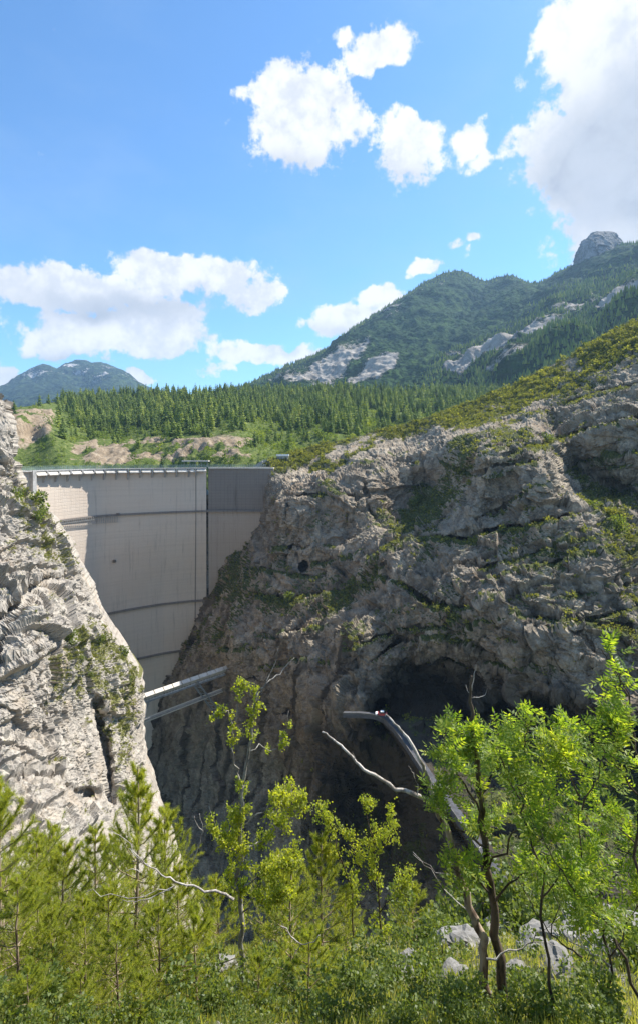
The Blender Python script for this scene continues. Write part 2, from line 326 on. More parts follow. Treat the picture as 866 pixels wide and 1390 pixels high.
def foliage(name, a, b, c2, trans=0.45, tcol=None, scale=0.6, rough=0.5, per_object=False):
    m, t = new_mat(name); g = t.n('ShaderNodeNewGeometry').outputs['Random Per Island']
    p = t.n('ShaderNodeTexCoord').outputs['Object']; n = t.noise(p, scale, 4, 0.6)
    f = t.m('ADD', t.m('MULTIPLY', g, 0.6), t.m('MULTIPLY', t.m('SUBTRACT', n, 0.3), 0.9), clamp=True)
    if per_object:
        oi = t.n('ShaderNodeObjectInfo').outputs['Random']; at = t.n('ShaderNodeAttribute', attribute_name='tint').outputs['Fac']; hs = t.m('GREATER_THAN', at, 0.0001); oi = t.m('ADD', t.m('MULTIPLY', oi, t.m('SUBTRACT', 1.0, hs)), at); f = t.m('ADD', t.m('MULTIPLY', f, 0.45), t.m('MULTIPLY', oi, 0.6), clamp=True)
    c = t.ramp(f, [(0.1, a), (0.5, b), (0.95, c2)])
    tc = t.mix(1.0, c, tcol or (2.9, 2.75, 0.95), 'MULTIPLY')
    finish(t, c, rough, spec=0.35, trans=(trans, tc)); return m
M['aspen'] = foliage('aspen_leaves', (0.14, 0.18, 0.025), (0.22, 0.25, 0.035), (0.36, 0.36, 0.05), 0.5)
M['ash'] = foliage('ash_leaves', (0.07, 0.125, 0.018), (0.14, 0.20, 0.028), (0.32, 0.34, 0.045), 0.5)
M['shrubleaf'] = foliage('shrub_leaves', (0.055, 0.085, 0.02), (0.10, 0.135, 0.03), (0.20, 0.215, 0.06), 0.35)
M['needle'] = foliage('pine_needles', (0.12, 0.155, 0.024), (0.22, 0.25, 0.038), (0.40, 0.38, 0.07), 0.48)
M['conifer'] = foliage('conifer_boughs', (0.04, 0.07, 0.012), (0.12, 0.17, 0.025), (0.27, 0.30, 0.05), 0.25, per_object=True, scale=0.02, rough=0.8)
M['broad'] = foliage('bush_boughs', (0.08, 0.13, 0.02), (0.13, 0.18, 0.03), (0.21, 0.25, 0.05), 0.3, per_object=True, scale=0.03, rough=0.8)
M['scrub'] = foliage('cliff_scrub_leaves', (0.07, 0.09, 0.02), (0.14, 0.15, 0.035), (0.26, 0.25, 0.065), 0.3, scale=0.05, rough=0.8)
M['grass'] = foliage('dry_grass_blades', (0.10, 0.13, 0.03), (0.19, 0.20, 0.06), (0.34, 0.30, 0.13), 0.4, scale=0.3)
def bark(name, a, b, sc=8.0):
    m, t = new_mat(name); p = t.n('ShaderNodeTexCoord').outputs['Object']
    n = t.noise(t.mapping(p, scale=(1, 1, 0.25)), sc, 7, 0.7); k = t.noise(p, sc * 0.4, 4)
    c = t.mix(t.step(t.m('ADD', t.m('MULTIPLY', n, 0.7), t.m('MULTIPLY', k, 0.3)), 0.42, 0.58), a, b); finish(t, c, 0.9, n, 0.03, 1.0); return m
M['bark_dark'] = bark('dark_bark', (0.035, 0.028, 0.022), (0.13, 0.095, 0.065))
M['bark_grey'] = bark('grey_bark', (0.14, 0.125, 0.105), (0.36, 0.33, 0.28))
M['bark_bare'] = bark('bleached_wood', (0.20, 0.17, 0.14), (0.54, 0.49, 0.43), 9.0)
M['bark_red'] = bark('peeling_bark', (0.10, 0.065, 0.045), (0.40, 0.31, 0.23), 6.0)

# ------------------------------------------------------------------ right rock wall
def rock_relief(Pt, N, amp=1.0, strata=(0.18, -0.30, 0.94), seed=0.0, sz=1.0):
    """metres of relief along N built from buttresses, strata ledges, blocks and fractal roughness"""
    warp = np.stack([fbm(Pt, 45 * sz, 3, off=seed + k * 9.1) for k in range(3)], -1) * 10 * sz
    Q = Pt + warp; s = np.array(strata); s = s / np.linalg.norm(s); h = Q @ s
    r = 9.0 * fbm(Q * np.array([1, 1, .6]), 70 * sz, 3, .5, off=seed + 1.3)
    r += 1.5 * fbm(Q * np.array([1, 1, .30]), 16 * sz, 4, .55, off=seed + 5.5, ridge=True)
    hb = h / (11.0 * sz) + 0.5 * fbm(Q, 60 * sz, 2, off=seed + 7); fr = hb - np.floor(hb); lv = fbm(np.stack([Q[..., 0] * .3, Q[..., 1] * .3, np.floor(hb) * 7.7 * sz], -1), 12 * sz, 2, off=seed)
    r += 2.6 * (1 - fr) * sst(fr, 0.0, 0.06) * (0.6 + 1.6 * lv) - 1.2                    # thick beds
    hc = h / (2.7 * sz) + 0.4 * fbm(Q, 20 * sz, 2, off=seed + 3); fc = hc - np.floor(hc); lv2 = fbm(Q, 9 * sz, 2, off=seed + 11)
    r += 0.5 * (1 - fc) * sst(fc, 0.0, 0.12) * (.7 + 1.5 * lv2)
    Qw = Q + 1.2 * sz * fbm(Q, 5 * sz, 3, off=seed)[..., None]
    for (cs, am, st) in ((17., 2.4, .8), (7.0, 1.15, 1.1), (2.9, .55, 1.3), (1.25, .24, 1.2)):
        f_, e, idv = cells(Qw * np.array([1, 1, st]), cs * sz, seed + cs); r += am * (f_ * 1.5 + .45 * (idv - .5))
    r += 0.7 * fbm(Pt, 5 * sz, 5, .62, off=seed + 2, ridge=True) + 0.30 * fbm(Pt, 1.4 * sz, 3, .65, off=seed + 8)
    return r * amp * sz
SKY_R = [(120, 705), (205, 690), (300, 668), (345, 650), (352, 634), (366, 624), (385, 618), (410, 610), (440, 600), (470, 597), (500, 588), (560, 572), (600, 560), (640, 545), (700, 520), (740, 500), (770, 486), (800, 466), (866, 434), (1000, 372), (1200, 290)]
CP_R = [ # px, py, depth
 (345, 650, 455), (352, 636, 430), (380, 620, 432), (380, 645, 402), (440, 600, 440), (440, 655, 350), (500, 590, 430), (480, 640, 350), (560, 572, 440), (640, 546, 440), (700, 522, 430), (740, 500, 420), (800, 466, 400), (866, 434, 380), (1000, 372, 340), (1200, 290, 320),
 (366, 690, 385), (400, 700, 348), (440, 720, 322), (475, 700, 318), (500, 660, 330), (560, 620, 360), (600, 600, 360), (545, 690, 335), (590, 660, 345),
 (640, 620, 262), (668, 598, 268), (625, 680, 258), (700, 570, 330), (713, 575, 300), (740, 588, 292), (640, 570, 400), (560, 595, 410),
 (760, 540, 340), (866, 500, 310), (866, 565, 262), (800, 600, 268), (770, 640, 275), (750, 640, 236), (783, 685, 226), (820, 650, 268), (866, 640, 250), (866, 700, 238), (830, 700, 232),
 (700, 650, 242), (660, 700, 238), (600, 730, 246), (548, 740, 268), (700, 710, 224), (780, 720, 208), (828, 730, 204), (866, 780, 196), (1000, 700, 215), (1000, 560, 250), (1000, 480, 290), (1200, 500, 260), (1200, 800, 150),
 (205, 700, 500), (250, 760, 490), (290, 780, 445), (310, 742, 455), (340, 718, 440), (350, 690, 440), (346, 665, 455), (262, 830, 436), (236, 880, 430), (362, 700, 395), (305, 805, 392), (335, 765, 384), (360, 760, 368), (282, 855, 382), (400, 770, 335), (440, 790, 305), (480, 790, 285), (510, 760, 278),
 (205, 900, 450), (210, 1000, 400), (225, 1100, 375), (240, 940, 385), (310, 905, 336), (300, 860, 352), (352, 860, 318), (352, 950, 305), (400, 860, 288), (400, 960, 268), (455, 860, 248), (470, 860, 232), (455, 960, 216), (478, 965, 204), (300, 1000, 330), (300, 1100, 310), (400, 1060, 262), (445, 1060, 220),
 (500, 830, 244), (540, 830, 224), (600, 800, 212), (620, 850, 202), (560, 870, 212), (700, 800, 196), (780, 800, 188), (700, 860, 184), (780, 850, 176), (866, 860, 168), (1000, 850, 150), (700, 920, 186), (780, 920, 170), (866, 950, 158), 
 (500, 920, 214), (520, 950, 200), (560, 940, 202), (620, 930, 198), (560, 985, 178), (600, 1010, 165), (640, 1060, 146), (690, 1000, 160), (780, 1000, 150), (866, 1040, 140), (700, 1100, 135), (800, 1120, 128), (1000, 1100, 120),
 (480, 1050, 232), (540, 1100, 225), (500, 1150, 215), (580, 1160, 180), (640, 1160, 160), (400, 1200, 240), (240, 1250, 300), (700, 1250, 130), (1000, 1250, 110), (500, 1450, 190), (250, 1450, 240), (900, 1450, 100), (1200, 1300, 90), (150, 1100, 400), (130, 1300, 330), (140, 900, 480)]
ZC = -8.0
def dam_plan():
    """plan curve of the downstream face, as samples (x, y, arc length, heading)"""
    x0, y0 = (150 - CX) / F * 355, 355.0; ds = 0.5; L = []; R_ = []
    x, y, a = x0, y0, R(SUN_AZ)
    s = 0
    while s < 150:
        R_.append((x, y, s, a)); x += math.sin(a) * ds; y += math.cos(a) * ds; s += ds; a = min(a + R(0.20 if s < 50 else .75) * ds, R(97))
    x, y, a, s = x0, y0, R(SUN_AZ), 0
    while s < 78:
        L.append((x, y, -s, a)); x -= math.sin(a) * ds; y -= math.cos(a) * ds; s += ds; a = max(a - R(1.9 if s < 15 else .42) * ds, R(2))
    return np.array(L[::-1] + R_[1:])
PLAN = dam_plan()
def plan_at_px(px):
    q = CX + F * PLAN[:, 0] / PLAN[:, 1]; i = int(np.argmin(np.abs(q - px))); return PLAN[i]
RATIO = plan_at_px(352)[1] / 412.0
def build_right():
    nu, nv = 760, 860
    px1 = np.concatenate([np.linspace(150, 200, 12)[:-1], np.linspace(200, 880, 640)[:-1], np.linspace(880, 1200, nu - 650)])
    nu = len(px1); v = np.linspace(0, 1, nv); v = 0.15 * v ** 2 + 0.85 * v
    ys = lerp_line(px1, SKY_R); ys = ys + 3.0 * fbm(np.stack([px1, px1 * 0, px1 * 0], -1), 30, 3)
    px = np.repeat(px1[:, None], nv, 1); py = ys[:, None] + (1450 - ys)[:, None] * v[None]
    d = rbf(CP_R, np.stack([px, py], -1))
    d = d * (1 - (1 - RATIO) * sst(px, 470, 350))
    sc = d / 250.0; lv_ = np.zeros_like(d); ls_ = np.zeros_like(d)
    def ledge(line, a, w, step_=0.0, x0=None, x1=None):
        nonlocal d, lv_, ls_
        yl = lerp_line(px, line) + 4 * fbm(np.stack([px, py * .2, px * 0], -1), 22, 3); x0 = x0 or line[0][0]; x1 = x1 or line[-1][0]
        wx = sst(px, x0 - 15, x0 + 10) * sst(px, x1 + 15, x1 - 10); q = (py - yl) / w
        lv_ = np.maximum(lv_, wx * np.exp(-((py - yl - w * 1.2) / (w * 1.3)) ** 2)); ls_ = np.maximum(ls_, wx * np.exp(-((py - yl) / (w * .8)) ** 2) * min(1, a / 6))
        d = d + wx * sc * (a * np.exp(-q * q) - step_ * (1 / (1 + np.exp(-(py - yl - w) / (w * .5)))) * np.exp(-np.clip(q, 0, 9) / 6))
    ledge([(505, 758), (548, 736), (590, 728), (633, 730), (680, 716), (713, 713), (783, 700), (815, 694)], 11, 3.0, 7)
    ledge([(735, 602), (753, 596), (800, 582), (866, 566), (1000, 530)], 14, 2.8, 8)
    ledge([(690, 618), (720, 604), (745, 602)], 7, 3.0, 4)
    ledge([(513, 780), (550, 795), (583, 820), (640, 826)], 7, 3.5, 4)
    ledge([(350, 806), (400, 812), (440, 806), (500, 795), (525, 770)], 6, 3.5, 6)
    ledge([(350, 860), (400, 858), (450, 852)], 2.5, 3, 2)
    ledge([(660, 790), (720, 770), (800, 752), (866, 748)], 2.0, 3, 2)
    ledge([(420, 765), (470, 758), (510, 752)], 2.0, 3, 2)
    ledge([(640, 850), (700, 838), (780, 842), (866, 850)], 3, 3.5, 1)
    ledge([(560, 905), (640, 890), (700, 905), (780, 900), (866, 915)], 3, 5, 0)
    for ln, a_ in ((((380, 745), (430, 738), (470, 748)), 5), (((640, 772), (700, 760), (760, 737), (830, 728)), 6), (((600, 850), (660, 817), (720, 810)), 5), (((700, 872), (760, 852), (866, 822)), 5), (((470, 884), (540, 852), (600, 850)), 4), (((765, 642), (800, 622), (866, 612), (1000, 600)), 8), (((650, 702), (700, 674), (740, 655)), 4), (((640, 642), (690, 632), (735, 620)), 5), (((495, 945), (503, 900), (540, 872), (600, 862), (655, 884)), 6), (((530, 925), (560, 900), (610, 892), (640, 910)), 5), (((355, 905), (400, 898), (455, 902)), 4), (((400, 672), (450, 668), (490, 676)), 4), (((560, 630), (600, 626), (628, 640)), 5), (((866, 790), (820, 800), (760, 812))[::-1], 5), (((350, 770), (385, 778), (430, 784)), 5), (((300, 880), (330, 884), (352, 880)), 4), (((770, 545), (820, 530), (880, 520)), 5), (((700, 545), (740, 538), (780, 520)), 4)): ledge(list(ln), a_, 2.0, a_ * .7)
    # vegetated gully between the two buttresses, vertical cracks
    def crack(line, a, w):
        nonlocal d
        line = sorted(line, key=lambda q: q[1]); xl = np.interp(py, [q[1] for q in line], [q[0] for q in line]) + 4 * fbm(np.stack([py, px * 0, px * 0], -1), 20, 3)
        wy = sst(py, line[0][1] - 8, line[0][1] + 8) * sst(py, line[-1][1] + 8, line[-1][1] - 8); d = d + wy * sc * a * np.exp(-((px - xl) / w) ** 2)
    crack([(640, 625), (622, 680), (600, 710), (560, 735)], 10, 7)
    crack([(388, 680), (392, 720), (388, 760)], 4, 2.6); crack([(494, 640), (500, 690), (528, 735)], 4, 3); crack([(733, 590), (745, 640), (760, 680)], 4, 4)
    crack([(470, 700), (468, 740)], 2.5, 2); crack([(545, 590), (558, 640)], 3, 2.5)
    # hollow arch above the road, small cave mouths
    def hollow(cx, cy, rx, ry, dep, tilt=0.0, sharp=0.25):
        nonlocal d
        x = (px - cx); y = (py - cy) - tilt * x; q = np.sqrt((x / rx) ** 2 + (y / ry) ** 2) + (0.10 * fbm(np.stack([px, py, px * 0], -1), 30, 3) if rx > 16 else .55 * fbm(np.stack([px, py, px * 0], -1), 7, 3))
        d = d + dep * sst(q, 1.0, 1.0 - sharp)
    hollow(600, 985, 122, 108, 14, 0.0, 0.35); hollow(570, 960, 80, 66, 16, 0, 0.3); hollow(720, 1000, 120, 62, 18, 0.0, 0.3); hollow(555, 905, 22, 16, 8, 0, .6)
    hollow(412, 769, 7.5, 8.5, 16, 0, 0.3); hollow(391, 968, 11, 8, 10, 0, 0.4); hollow(830, 665, 60, 26, 14, -.15, 0.5); hollow(346, 922, 9, 7, 6, 0, .4)
    hollow(517, 958, 10, 13, 34, 0, .25)
    xr = np.interp(py, [965, 970, 976, 992, 1014, 1050, 1082, 1106, 1140, 1180, 1240, 1450], [470, 505, 520, 535, 551, 574, 598, 616, 638, 665, 702, 830])
    dpl = 94.2 * F / np.maximum(py - CY, 40); kf = sst(px - xr, -9, -5) * sst(py, 975, 981); d = d * (1 - kf) + dpl * kf
    left_ = sst(px - xr, -7, -12) * sst(py, 972, 985) * sst(px, 440, 480); d = np.maximum(d, (dpl + 6) * left_)
    Pt = unproj(px, py, d); N = gnormal(Pt)
    fade = sst(px, 165, 200)
    rel = rock_relief(Pt, N, 1.0, sz=1.0)
    stv = np.linalg.norm(np.gradient(Pt, axis=1), axis=-1) / (d * 1.25 / F); stu = np.linalg.norm(np.gradient(Pt, axis=0), axis=-1) / (d * 1.1 / F); calm = np.clip(3.2 / np.maximum(stu, stv), .12, 1)
    top = np.exp(-(py - ys[:, None]) / 9.0)                    # near the skyline the relief calms down
    soft = sst(py - (lerp_line(px, [(350, 655), (440, 640), (500, 625), (560, 600), (640, 585), (700, 560), (760, 535), (866, 490), (1200, 380)])), 12, -25)
    amp = (1 - 0.55 * soft) * (1 - .6 * top) * calm
    cave = sst(np.hypot((px - 412) / 13, (py - 769) / 14), 1.0, .6)
    road = np.clip(kf * (1 - .55 * sst(px - xr, 14, 40)) + poly_mask(px, py, [(466, 955), (515, 950), (530, 990), (470, 985)], 6), 0, 1)
    amp = amp * (1 - .9 * cave) * (1 - .85 * road)
    Pn = Pt + N * (rel * amp)[..., None]
    N2 = gnormal(Pn)
    up = N2[..., 2]; nz = fbm(Pt, 25, 4, off=3)
    gully = poly_mask(px, py, [(655, 605), (640, 650), (600, 705), (540, 755), (515, 740), (560, 690), (600, 640), (625, 600)], 10)
    veg = 0.62 * sst(up, 0.30, 0.75) + 0.42 * soft + 0.65 * gully + 0.9 * nz - 0.16 + 0.35 * poly_mask(px, py, [(770, 600), (866, 630), (880, 700), (820, 700), (785, 690)], 8) - 0.35 * sst(py, 850, 950)
    veg += 0.5 * poly_mask(px, py, [(395, 800), (470, 790), (520, 760), (530, 790), (480, 830), (350, 830), (345, 800)], 8) + .5 * poly_mask(px, py, [(460, 1000), (530, 985), (580, 1060), (600, 1200), (450, 1200)], 14)
    veg += 0.4 * poly_mask(px, py, [(800, 690), (866, 720), (866, 830), (845, 790), (810, 720)], 8) + .45 * poly_mask(px, py, [(235, 820), (300, 760), (345, 715), (350, 800), (300, 860), (240, 900)], 12) * (nz > -.1)
    veg += .55 * lv_ * (nz > -.25)
    veg -= 0.5 * poly_mask(px, py, [(430, 600), (620, 590), (600, 690), (520, 730), (400, 700), (390, 650)], 10) * (1 - gully) * (nz < .1)
    stain_shade = sst(fbm(Pt * np.array([1, 1, .12]), 9, 5, .6, off=21), -0.05, .35) * sst(py, 640, 900) * 1.1 + .35 * sst(py, 820, 1000) + sst(px, 400, 340) * sst(py, 780, 720) * .4  # stain streaks, plus painted shade growing downward and beside the dam
    stain_shade += .9 * poly_mask(px, py, [(430, 990), (520, 975), (600, 1060), (660, 1200), (420, 1200)], 20) + .8 * poly_mask(px, py, [(500, 940), (560, 900), (700, 930), (866, 960), (866, 1100), (600, 1100), (500, 1000)], 22)  # shade painted below the road and inside the arch hollow
    veg += .55 * kf * sst(px - xr, 10, 24); stain_shade += .9 * kf  # terrace floor coloured dark in place of shade
    stain_shade += .9 * ls_  # dark lines along ledges and cracks
    # back of the ridge: the ground runs on behind the skyline
    back = Pn[:, :1].copy(); rows = []
    for k, (dd, dz) in enumerate([(12, -1.5), (40, -8), (110, -30), (260, -90)]):
        q = Pn[:, 0].copy(); q[:, 1] += dd; q[:, 2] += dz; rows.append(q[:, None])
    Pf = np.concatenate(rows[::-1] + [Pn], 1); z4 = np.repeat(veg[:, :1], 4, 1); veg2 = np.concatenate([z4, veg], 1); st2 = np.concatenate([z4 * 0, stain_shade], 1)
    o = mesh_np('cliff_right', Pf.reshape(-1, 3), grid_faces(nu, nv + 4), M['rock_right'], smooth=False, attrs={'veg': veg2, 'stain_shade': st2}); tag(o, kind='structure')
    return Pn, N2, px, py, veg, soft, gully
RW = build_right()

# ------------------------------------------------------------------ left rock spur
EDGE_L = [(540, 4), (560, 3), (575, 14), (590, 20), (603, 19), (622, 17), (650, 24), (668, 30), (680, 42), (700, 60), (715, 72), (735, 86), (757, 99), (780, 112), (800, 122), (830, 133), (845, 140), (870, 157), (890, 172), (905, 182), (925, 190), (945, 194), (980, 195), (1020, 194), (1045, 200), (1080, 212), (1110, 220), (1145, 232), (1200, 250), (1300, 285), (1450, 330)]
CP_L = [(0, 560, 190), (18, 600, 188), (0, 620, 180), (20, 650, 192), (60, 700, 196), (0, 700, 160), (40, 745, 168), (95, 760, 198), (0, 800, 142), (60, 830, 148), (120, 820, 200), (0, 860, 130), (60, 880, 138), (110, 880, 160), (150, 880, 196), (185, 920, 200), (130, 960, 168), (60, 960, 136), (0, 960, 122), (160, 1000, 176), (192, 1000, 196), (100, 1050, 140), (150, 1080, 156), (0, 1060, 112), (60, 1080, 120), (120, 1120, 130), (205, 1100, 178), (0, 1150, 98), (120, 1200, 110), (228, 1150, 166), (250, 1250, 150), (0, 1300, 80), (150, 1350, 90), (320, 1450, 110), (0, 1450, 70),
        (-120, 560, 175), (-120, 800, 130), (-120, 1000, 110), (-120, 1300, 80)]
def build_left():
    nu, nv = 300, 700
    py1 = np.linspace(545, 1450, nv); xe = np.interp(py1, [e[0] for e in EDGE_L], [e[1] for e in EDGE_L]); xe = xe + 5.0 * fbm(np.stack([py1, py1 * 0, py1 * 0], -1), 22, 5, .6)
    u = np.linspace(0, 1, nu); px = (-110 + (xe[None] + 110) * (u ** 0.8)[:, None]); py = np.repeat(py1[None], nu, 0)
    d = rbf(CP_L, np.stack([px, py], -1), 18)
    de = (xe[None] - px)                                     # px left of the outline
    d = d + 7 * np.exp(-de / 7.0)                            # the edge rounds away
    sc = d / 150
    def crack(line, a, w):
        nonlocal d
        xl = np.interp(py, [q[1] for q in line], [q[0] for q in line]) + 3 * fbm(np.stack([py, px * 0, px * 0], -1), 16, 3)
        wy = sst(py, line[0][1] - 8, line[0][1] + 14) * sst(py, line[-1][1] + 8, line[-1][1] - 12); d = d + wy * sc * a * np.exp(-((px - xl) / w) ** 2)
    crack([(130, 950), (138, 990), (146, 1030), (152, 1090)], 9, 6.5)
    def over(line, a, w, x0, x1):
        nonlocal d
        yl = lerp_line(px, line) + 5 * fbm(np.stack([px, py * .3, px * 0], -1), 18, 3); wx = sst(px, x0 - 12, x0 + 12) * sst(px, x1 + 12, x1 - 12)
        q = (py - yl); d = d + wx * sc * a * sst(q, -5, 4) * np.exp(-np.clip(q, 0, 99) / w)
    over([(-120, 840), (0, 835), (30, 800), (55, 785), (85, 783)], 11, 15, -120, 82)
    over([(-120, 880), (0, 865), (20, 842), (45, 812)], 7, 12, -120, 40)
    over([(10, 1058), (50, 1052), (80, 1058), (105, 1075), (122, 1072)], 9, 13, -10, 128)
    over([(0, 900), (30, 892), (60, 880)], 3, 8, -30, 60); over([(100, 1095), (118, 1075), (134, 1075)], 6, 12, 105, 130)
    over([(0, 1000), (60, 1010), (100, 1000)], 2.5, 6, -30, 90)
    Pt = unproj(px, py, d); N = gnormal(Pt)
    rel = rock_relief(Pt, N, 1.05, strata=(-0.55, 0.1, 0.80), seed=31.0, sz=0.85)
    rel = rel + 0.9 * fbm(Pt, 9, 5, .6, off=44, ridge=True) + 0.30 * fbm(Pt, 1.5, 4, .6, off=4, ridge=True) + 0.8 * fbm(Pt @ np.array([[.8, 0, .6], [0, 1, 0], [-.6, 0, .8]]) * np.array([1, 1, .22]), 3, 3, .6, off=9)
    stv = np.linalg.norm(np.gradient(Pt, axis=1), axis=-1) / (d * 1.29 / F); stu = np.linalg.norm(np.gradient(Pt, axis=0), axis=-1) / (d * .9 / F); calm = np.clip(1.9 / np.maximum(stu, stv), .06, 1); calm = np.where(de < 26, np.maximum(calm, .38), calm)
    for _ in range(9): calm[1:-1, 1:-1] = (calm[1:-1, 1:-1] * 2 + calm[:-2, 1:-1] + calm[2:, 1:-1] + calm[1:-1, :-2] + calm[1:-1, 2:]) / 6
    Pn = Pt + N * (rel * calm * (0.6 + .4 * sst(de, 0, 14)))[..., None]; N2 = gnormal(Pn)
    veg = 0.40 * sst(N2[..., 2], 0.45, 0.9) + 0.75 * fbm(Pt, 6, 4, off=3) + 0.48 * poly_mask(px, py, [(80, 860), (140, 850), (190, 920), (190, 1000), (170, 1040), (120, 950), (70, 960)], 18) + .35 * poly_mask(px, py, [(0, 640), (60, 690), (100, 760), (90, 800), (20, 740), (0, 720)], 14) - 0.06
    stain_shade = sst(fbm(Pt, 10, 5, .6, off=21), 0.15, .5) * .45
    rows = []
    for (dx, dd) in [(-2, 8), (-12, 25), (-60, 60), (-160, 90)]:
        q = Pn[-1].copy(); q[:, 0] += dx; q[:, 1] += dd; rows.append(q[None])
    Pf = np.concatenate([Pn] + rows, 0); vg = np.concatenate([veg] + [veg[-1:]] * 4, 0); st = np.concatenate([stain_shade] + [stain_shade[-1:]] * 4, 0)
    o = mesh_np('cliff_left', Pf.reshape(-1, 3), grid_faces(nu + 4, nv), M['rock_left'], smooth=False, attrs={'veg': vg, 'stain_shade': st}); tag(o, kind='structure')
    return Pn, N2, px, py, veg
LW = build_left()

# ------------------------------------------------------------------ dam
def dam_pt(row, z, out=0.0):
    """point on the face at height z, 'out' metres proud of it towards the valley"""
    x, y, s, a = row; nx, ny = math.cos(a), -math.sin(a); tz = (ZC - z)
    o = out + 0.012 * tz - 9.0 * min(max((s + 14) / 50, 0), 1) ** .8 * float(sst(-z, 36, 108))
    return Vector((x + nx * o, y + ny * o, z))
def px_of(r): return CX + F * r[0] / r[1]
dam = empty('concrete_arch_dam', tuple(dam_pt(plan_at_px(200), -200)), 'tall curved concrete arch dam closing the gorge between the two rock walls', 'dam')
def strip(rows, z_top, z_bot, out, nz):
    V = []; A = []
    for r in rows:
        for k in range(nz): z = z_top + (z_bot - z_top) * k / (nz - 1); V.append(dam_pt(r, z, out)); A.append(r[2])
    return np.array(V), np.array(A)
i_l = int(np.argmin([abs(px_of(r) - 41) if r[2] < 0 else 1e9 for r in PLAN])); i_j = int(np.argmin([abs(px_of(r) - 281) for r in PLAN]))
def dam_part(name, rows, zt, zb, out, mat, nz=60, thick=3.0):
    V, A = strip(rows, zt, zb, out, nz); V2, _ = strip(rows, zt, zb, out - thick, nz); nu = len(rows); F1 = grid_faces(nu, nz); n = len(V)
    V = np.concatenate([V, V2]); A2 = np.concatenate([A, A]); Fs = [F1, F1[:, ::-1] + n]
    e = []
    for k in range(nu - 1): e.append((k * nz, k * nz + n, (k + 1) * nz + n, (k + 1) * nz)); e.append((k * nz + nz - 1, (k + 1) * nz + nz - 1, (k + 1) * nz + nz - 1 + n, k * nz + nz - 1 + n))
    for k in range(nz - 1):
        e.append((k, k + 1, k + 1 + n, k + n)); b = (nu - 1) * nz; e.append((b + k, b + k + n, b + k + 1 + n, b + k + 1))
    Fs.append(np.array(e)); o = mesh_np(name, V - np.array(dam.location), np.concatenate(Fs), mat, dam, smooth=False, attrs={'arc': A2}); return o
rows_main = PLAN[i_l:i_j + 1:2]; rows_wing = np.array([r for r in PLAN[i_j + 2::2] if px_of(r) < 372]); rows_ab = PLAN[:i_l - 2:2]
dam_part('face_wall', rows_main, ZC - 2.2, -250, 0, M['conc'], 110, 12)
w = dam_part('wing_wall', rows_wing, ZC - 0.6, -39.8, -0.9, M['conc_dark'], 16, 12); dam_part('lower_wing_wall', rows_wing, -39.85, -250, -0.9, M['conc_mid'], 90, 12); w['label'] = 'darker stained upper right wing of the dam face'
dam_part('abutment_block', rows_ab, ZC + 0.3, -150, 1.2, M['conc'], 40, 14)
dam_part('pilaster', PLAN[i_l - 4:i_l + 3], ZC + 0.2, ZC - 14, 3.6, M['grey_conc'], 8, 3.5)
dam_part('crest_deck', PLAN[i_l - 30:i_j + 1:2], ZC + 0.1, ZC - 0.5, 3.2, M['grey_conc'], 2, 9)
dam_part('wing_coping', rows_wing, ZC + 0.5, ZC - 0.55, -0.3, M['pale_conc'], 2, 5)
# vertical joint groove and edge rib of the dark wing
for pxv, wd, nm in ((267, 1, 'vertical_joint'),):
    k = int(np.argmin([abs(px_of(r) - pxv) for r in PLAN])); dam_part(nm, PLAN[k - 1:k + 1], ZC - 2.0, -150, 0.25, M['conc_dark'], 40, .5)
# horizontal joint ledges
for zl in (-39.0, -105.0, -140.0, -170.0):
    dam_part('joint_ledge', np.array([r for r in PLAN[i_l + 2:-4:2] if px_of(r) < 372]), zl + 0.6, zl - 0.6, 1.3, M['conc_dark'], 3, 2.4)
gb = MB()
g0 = [r for r in PLAN if r[2] < 6 and px_of(r) > 66][::3]
for a_, b_ in zip(g0[:-1], g0[1:]):
    gb.bar(dam_pt(a_, -40.9, 2.0), dam_pt(b_, -40.9, 2.0), .16, .16); gb.bar(dam_pt(a_, -39.1, 2.0), dam_pt(a_, -43.6, 1.2), .28, .28)
    gb.bar(dam_pt(a_, -43.6, 1.2), dam_pt(b_, -43.6, 1.2), .16, .16)
gb.build('gallery_railing', M['grey_conc'], dam)
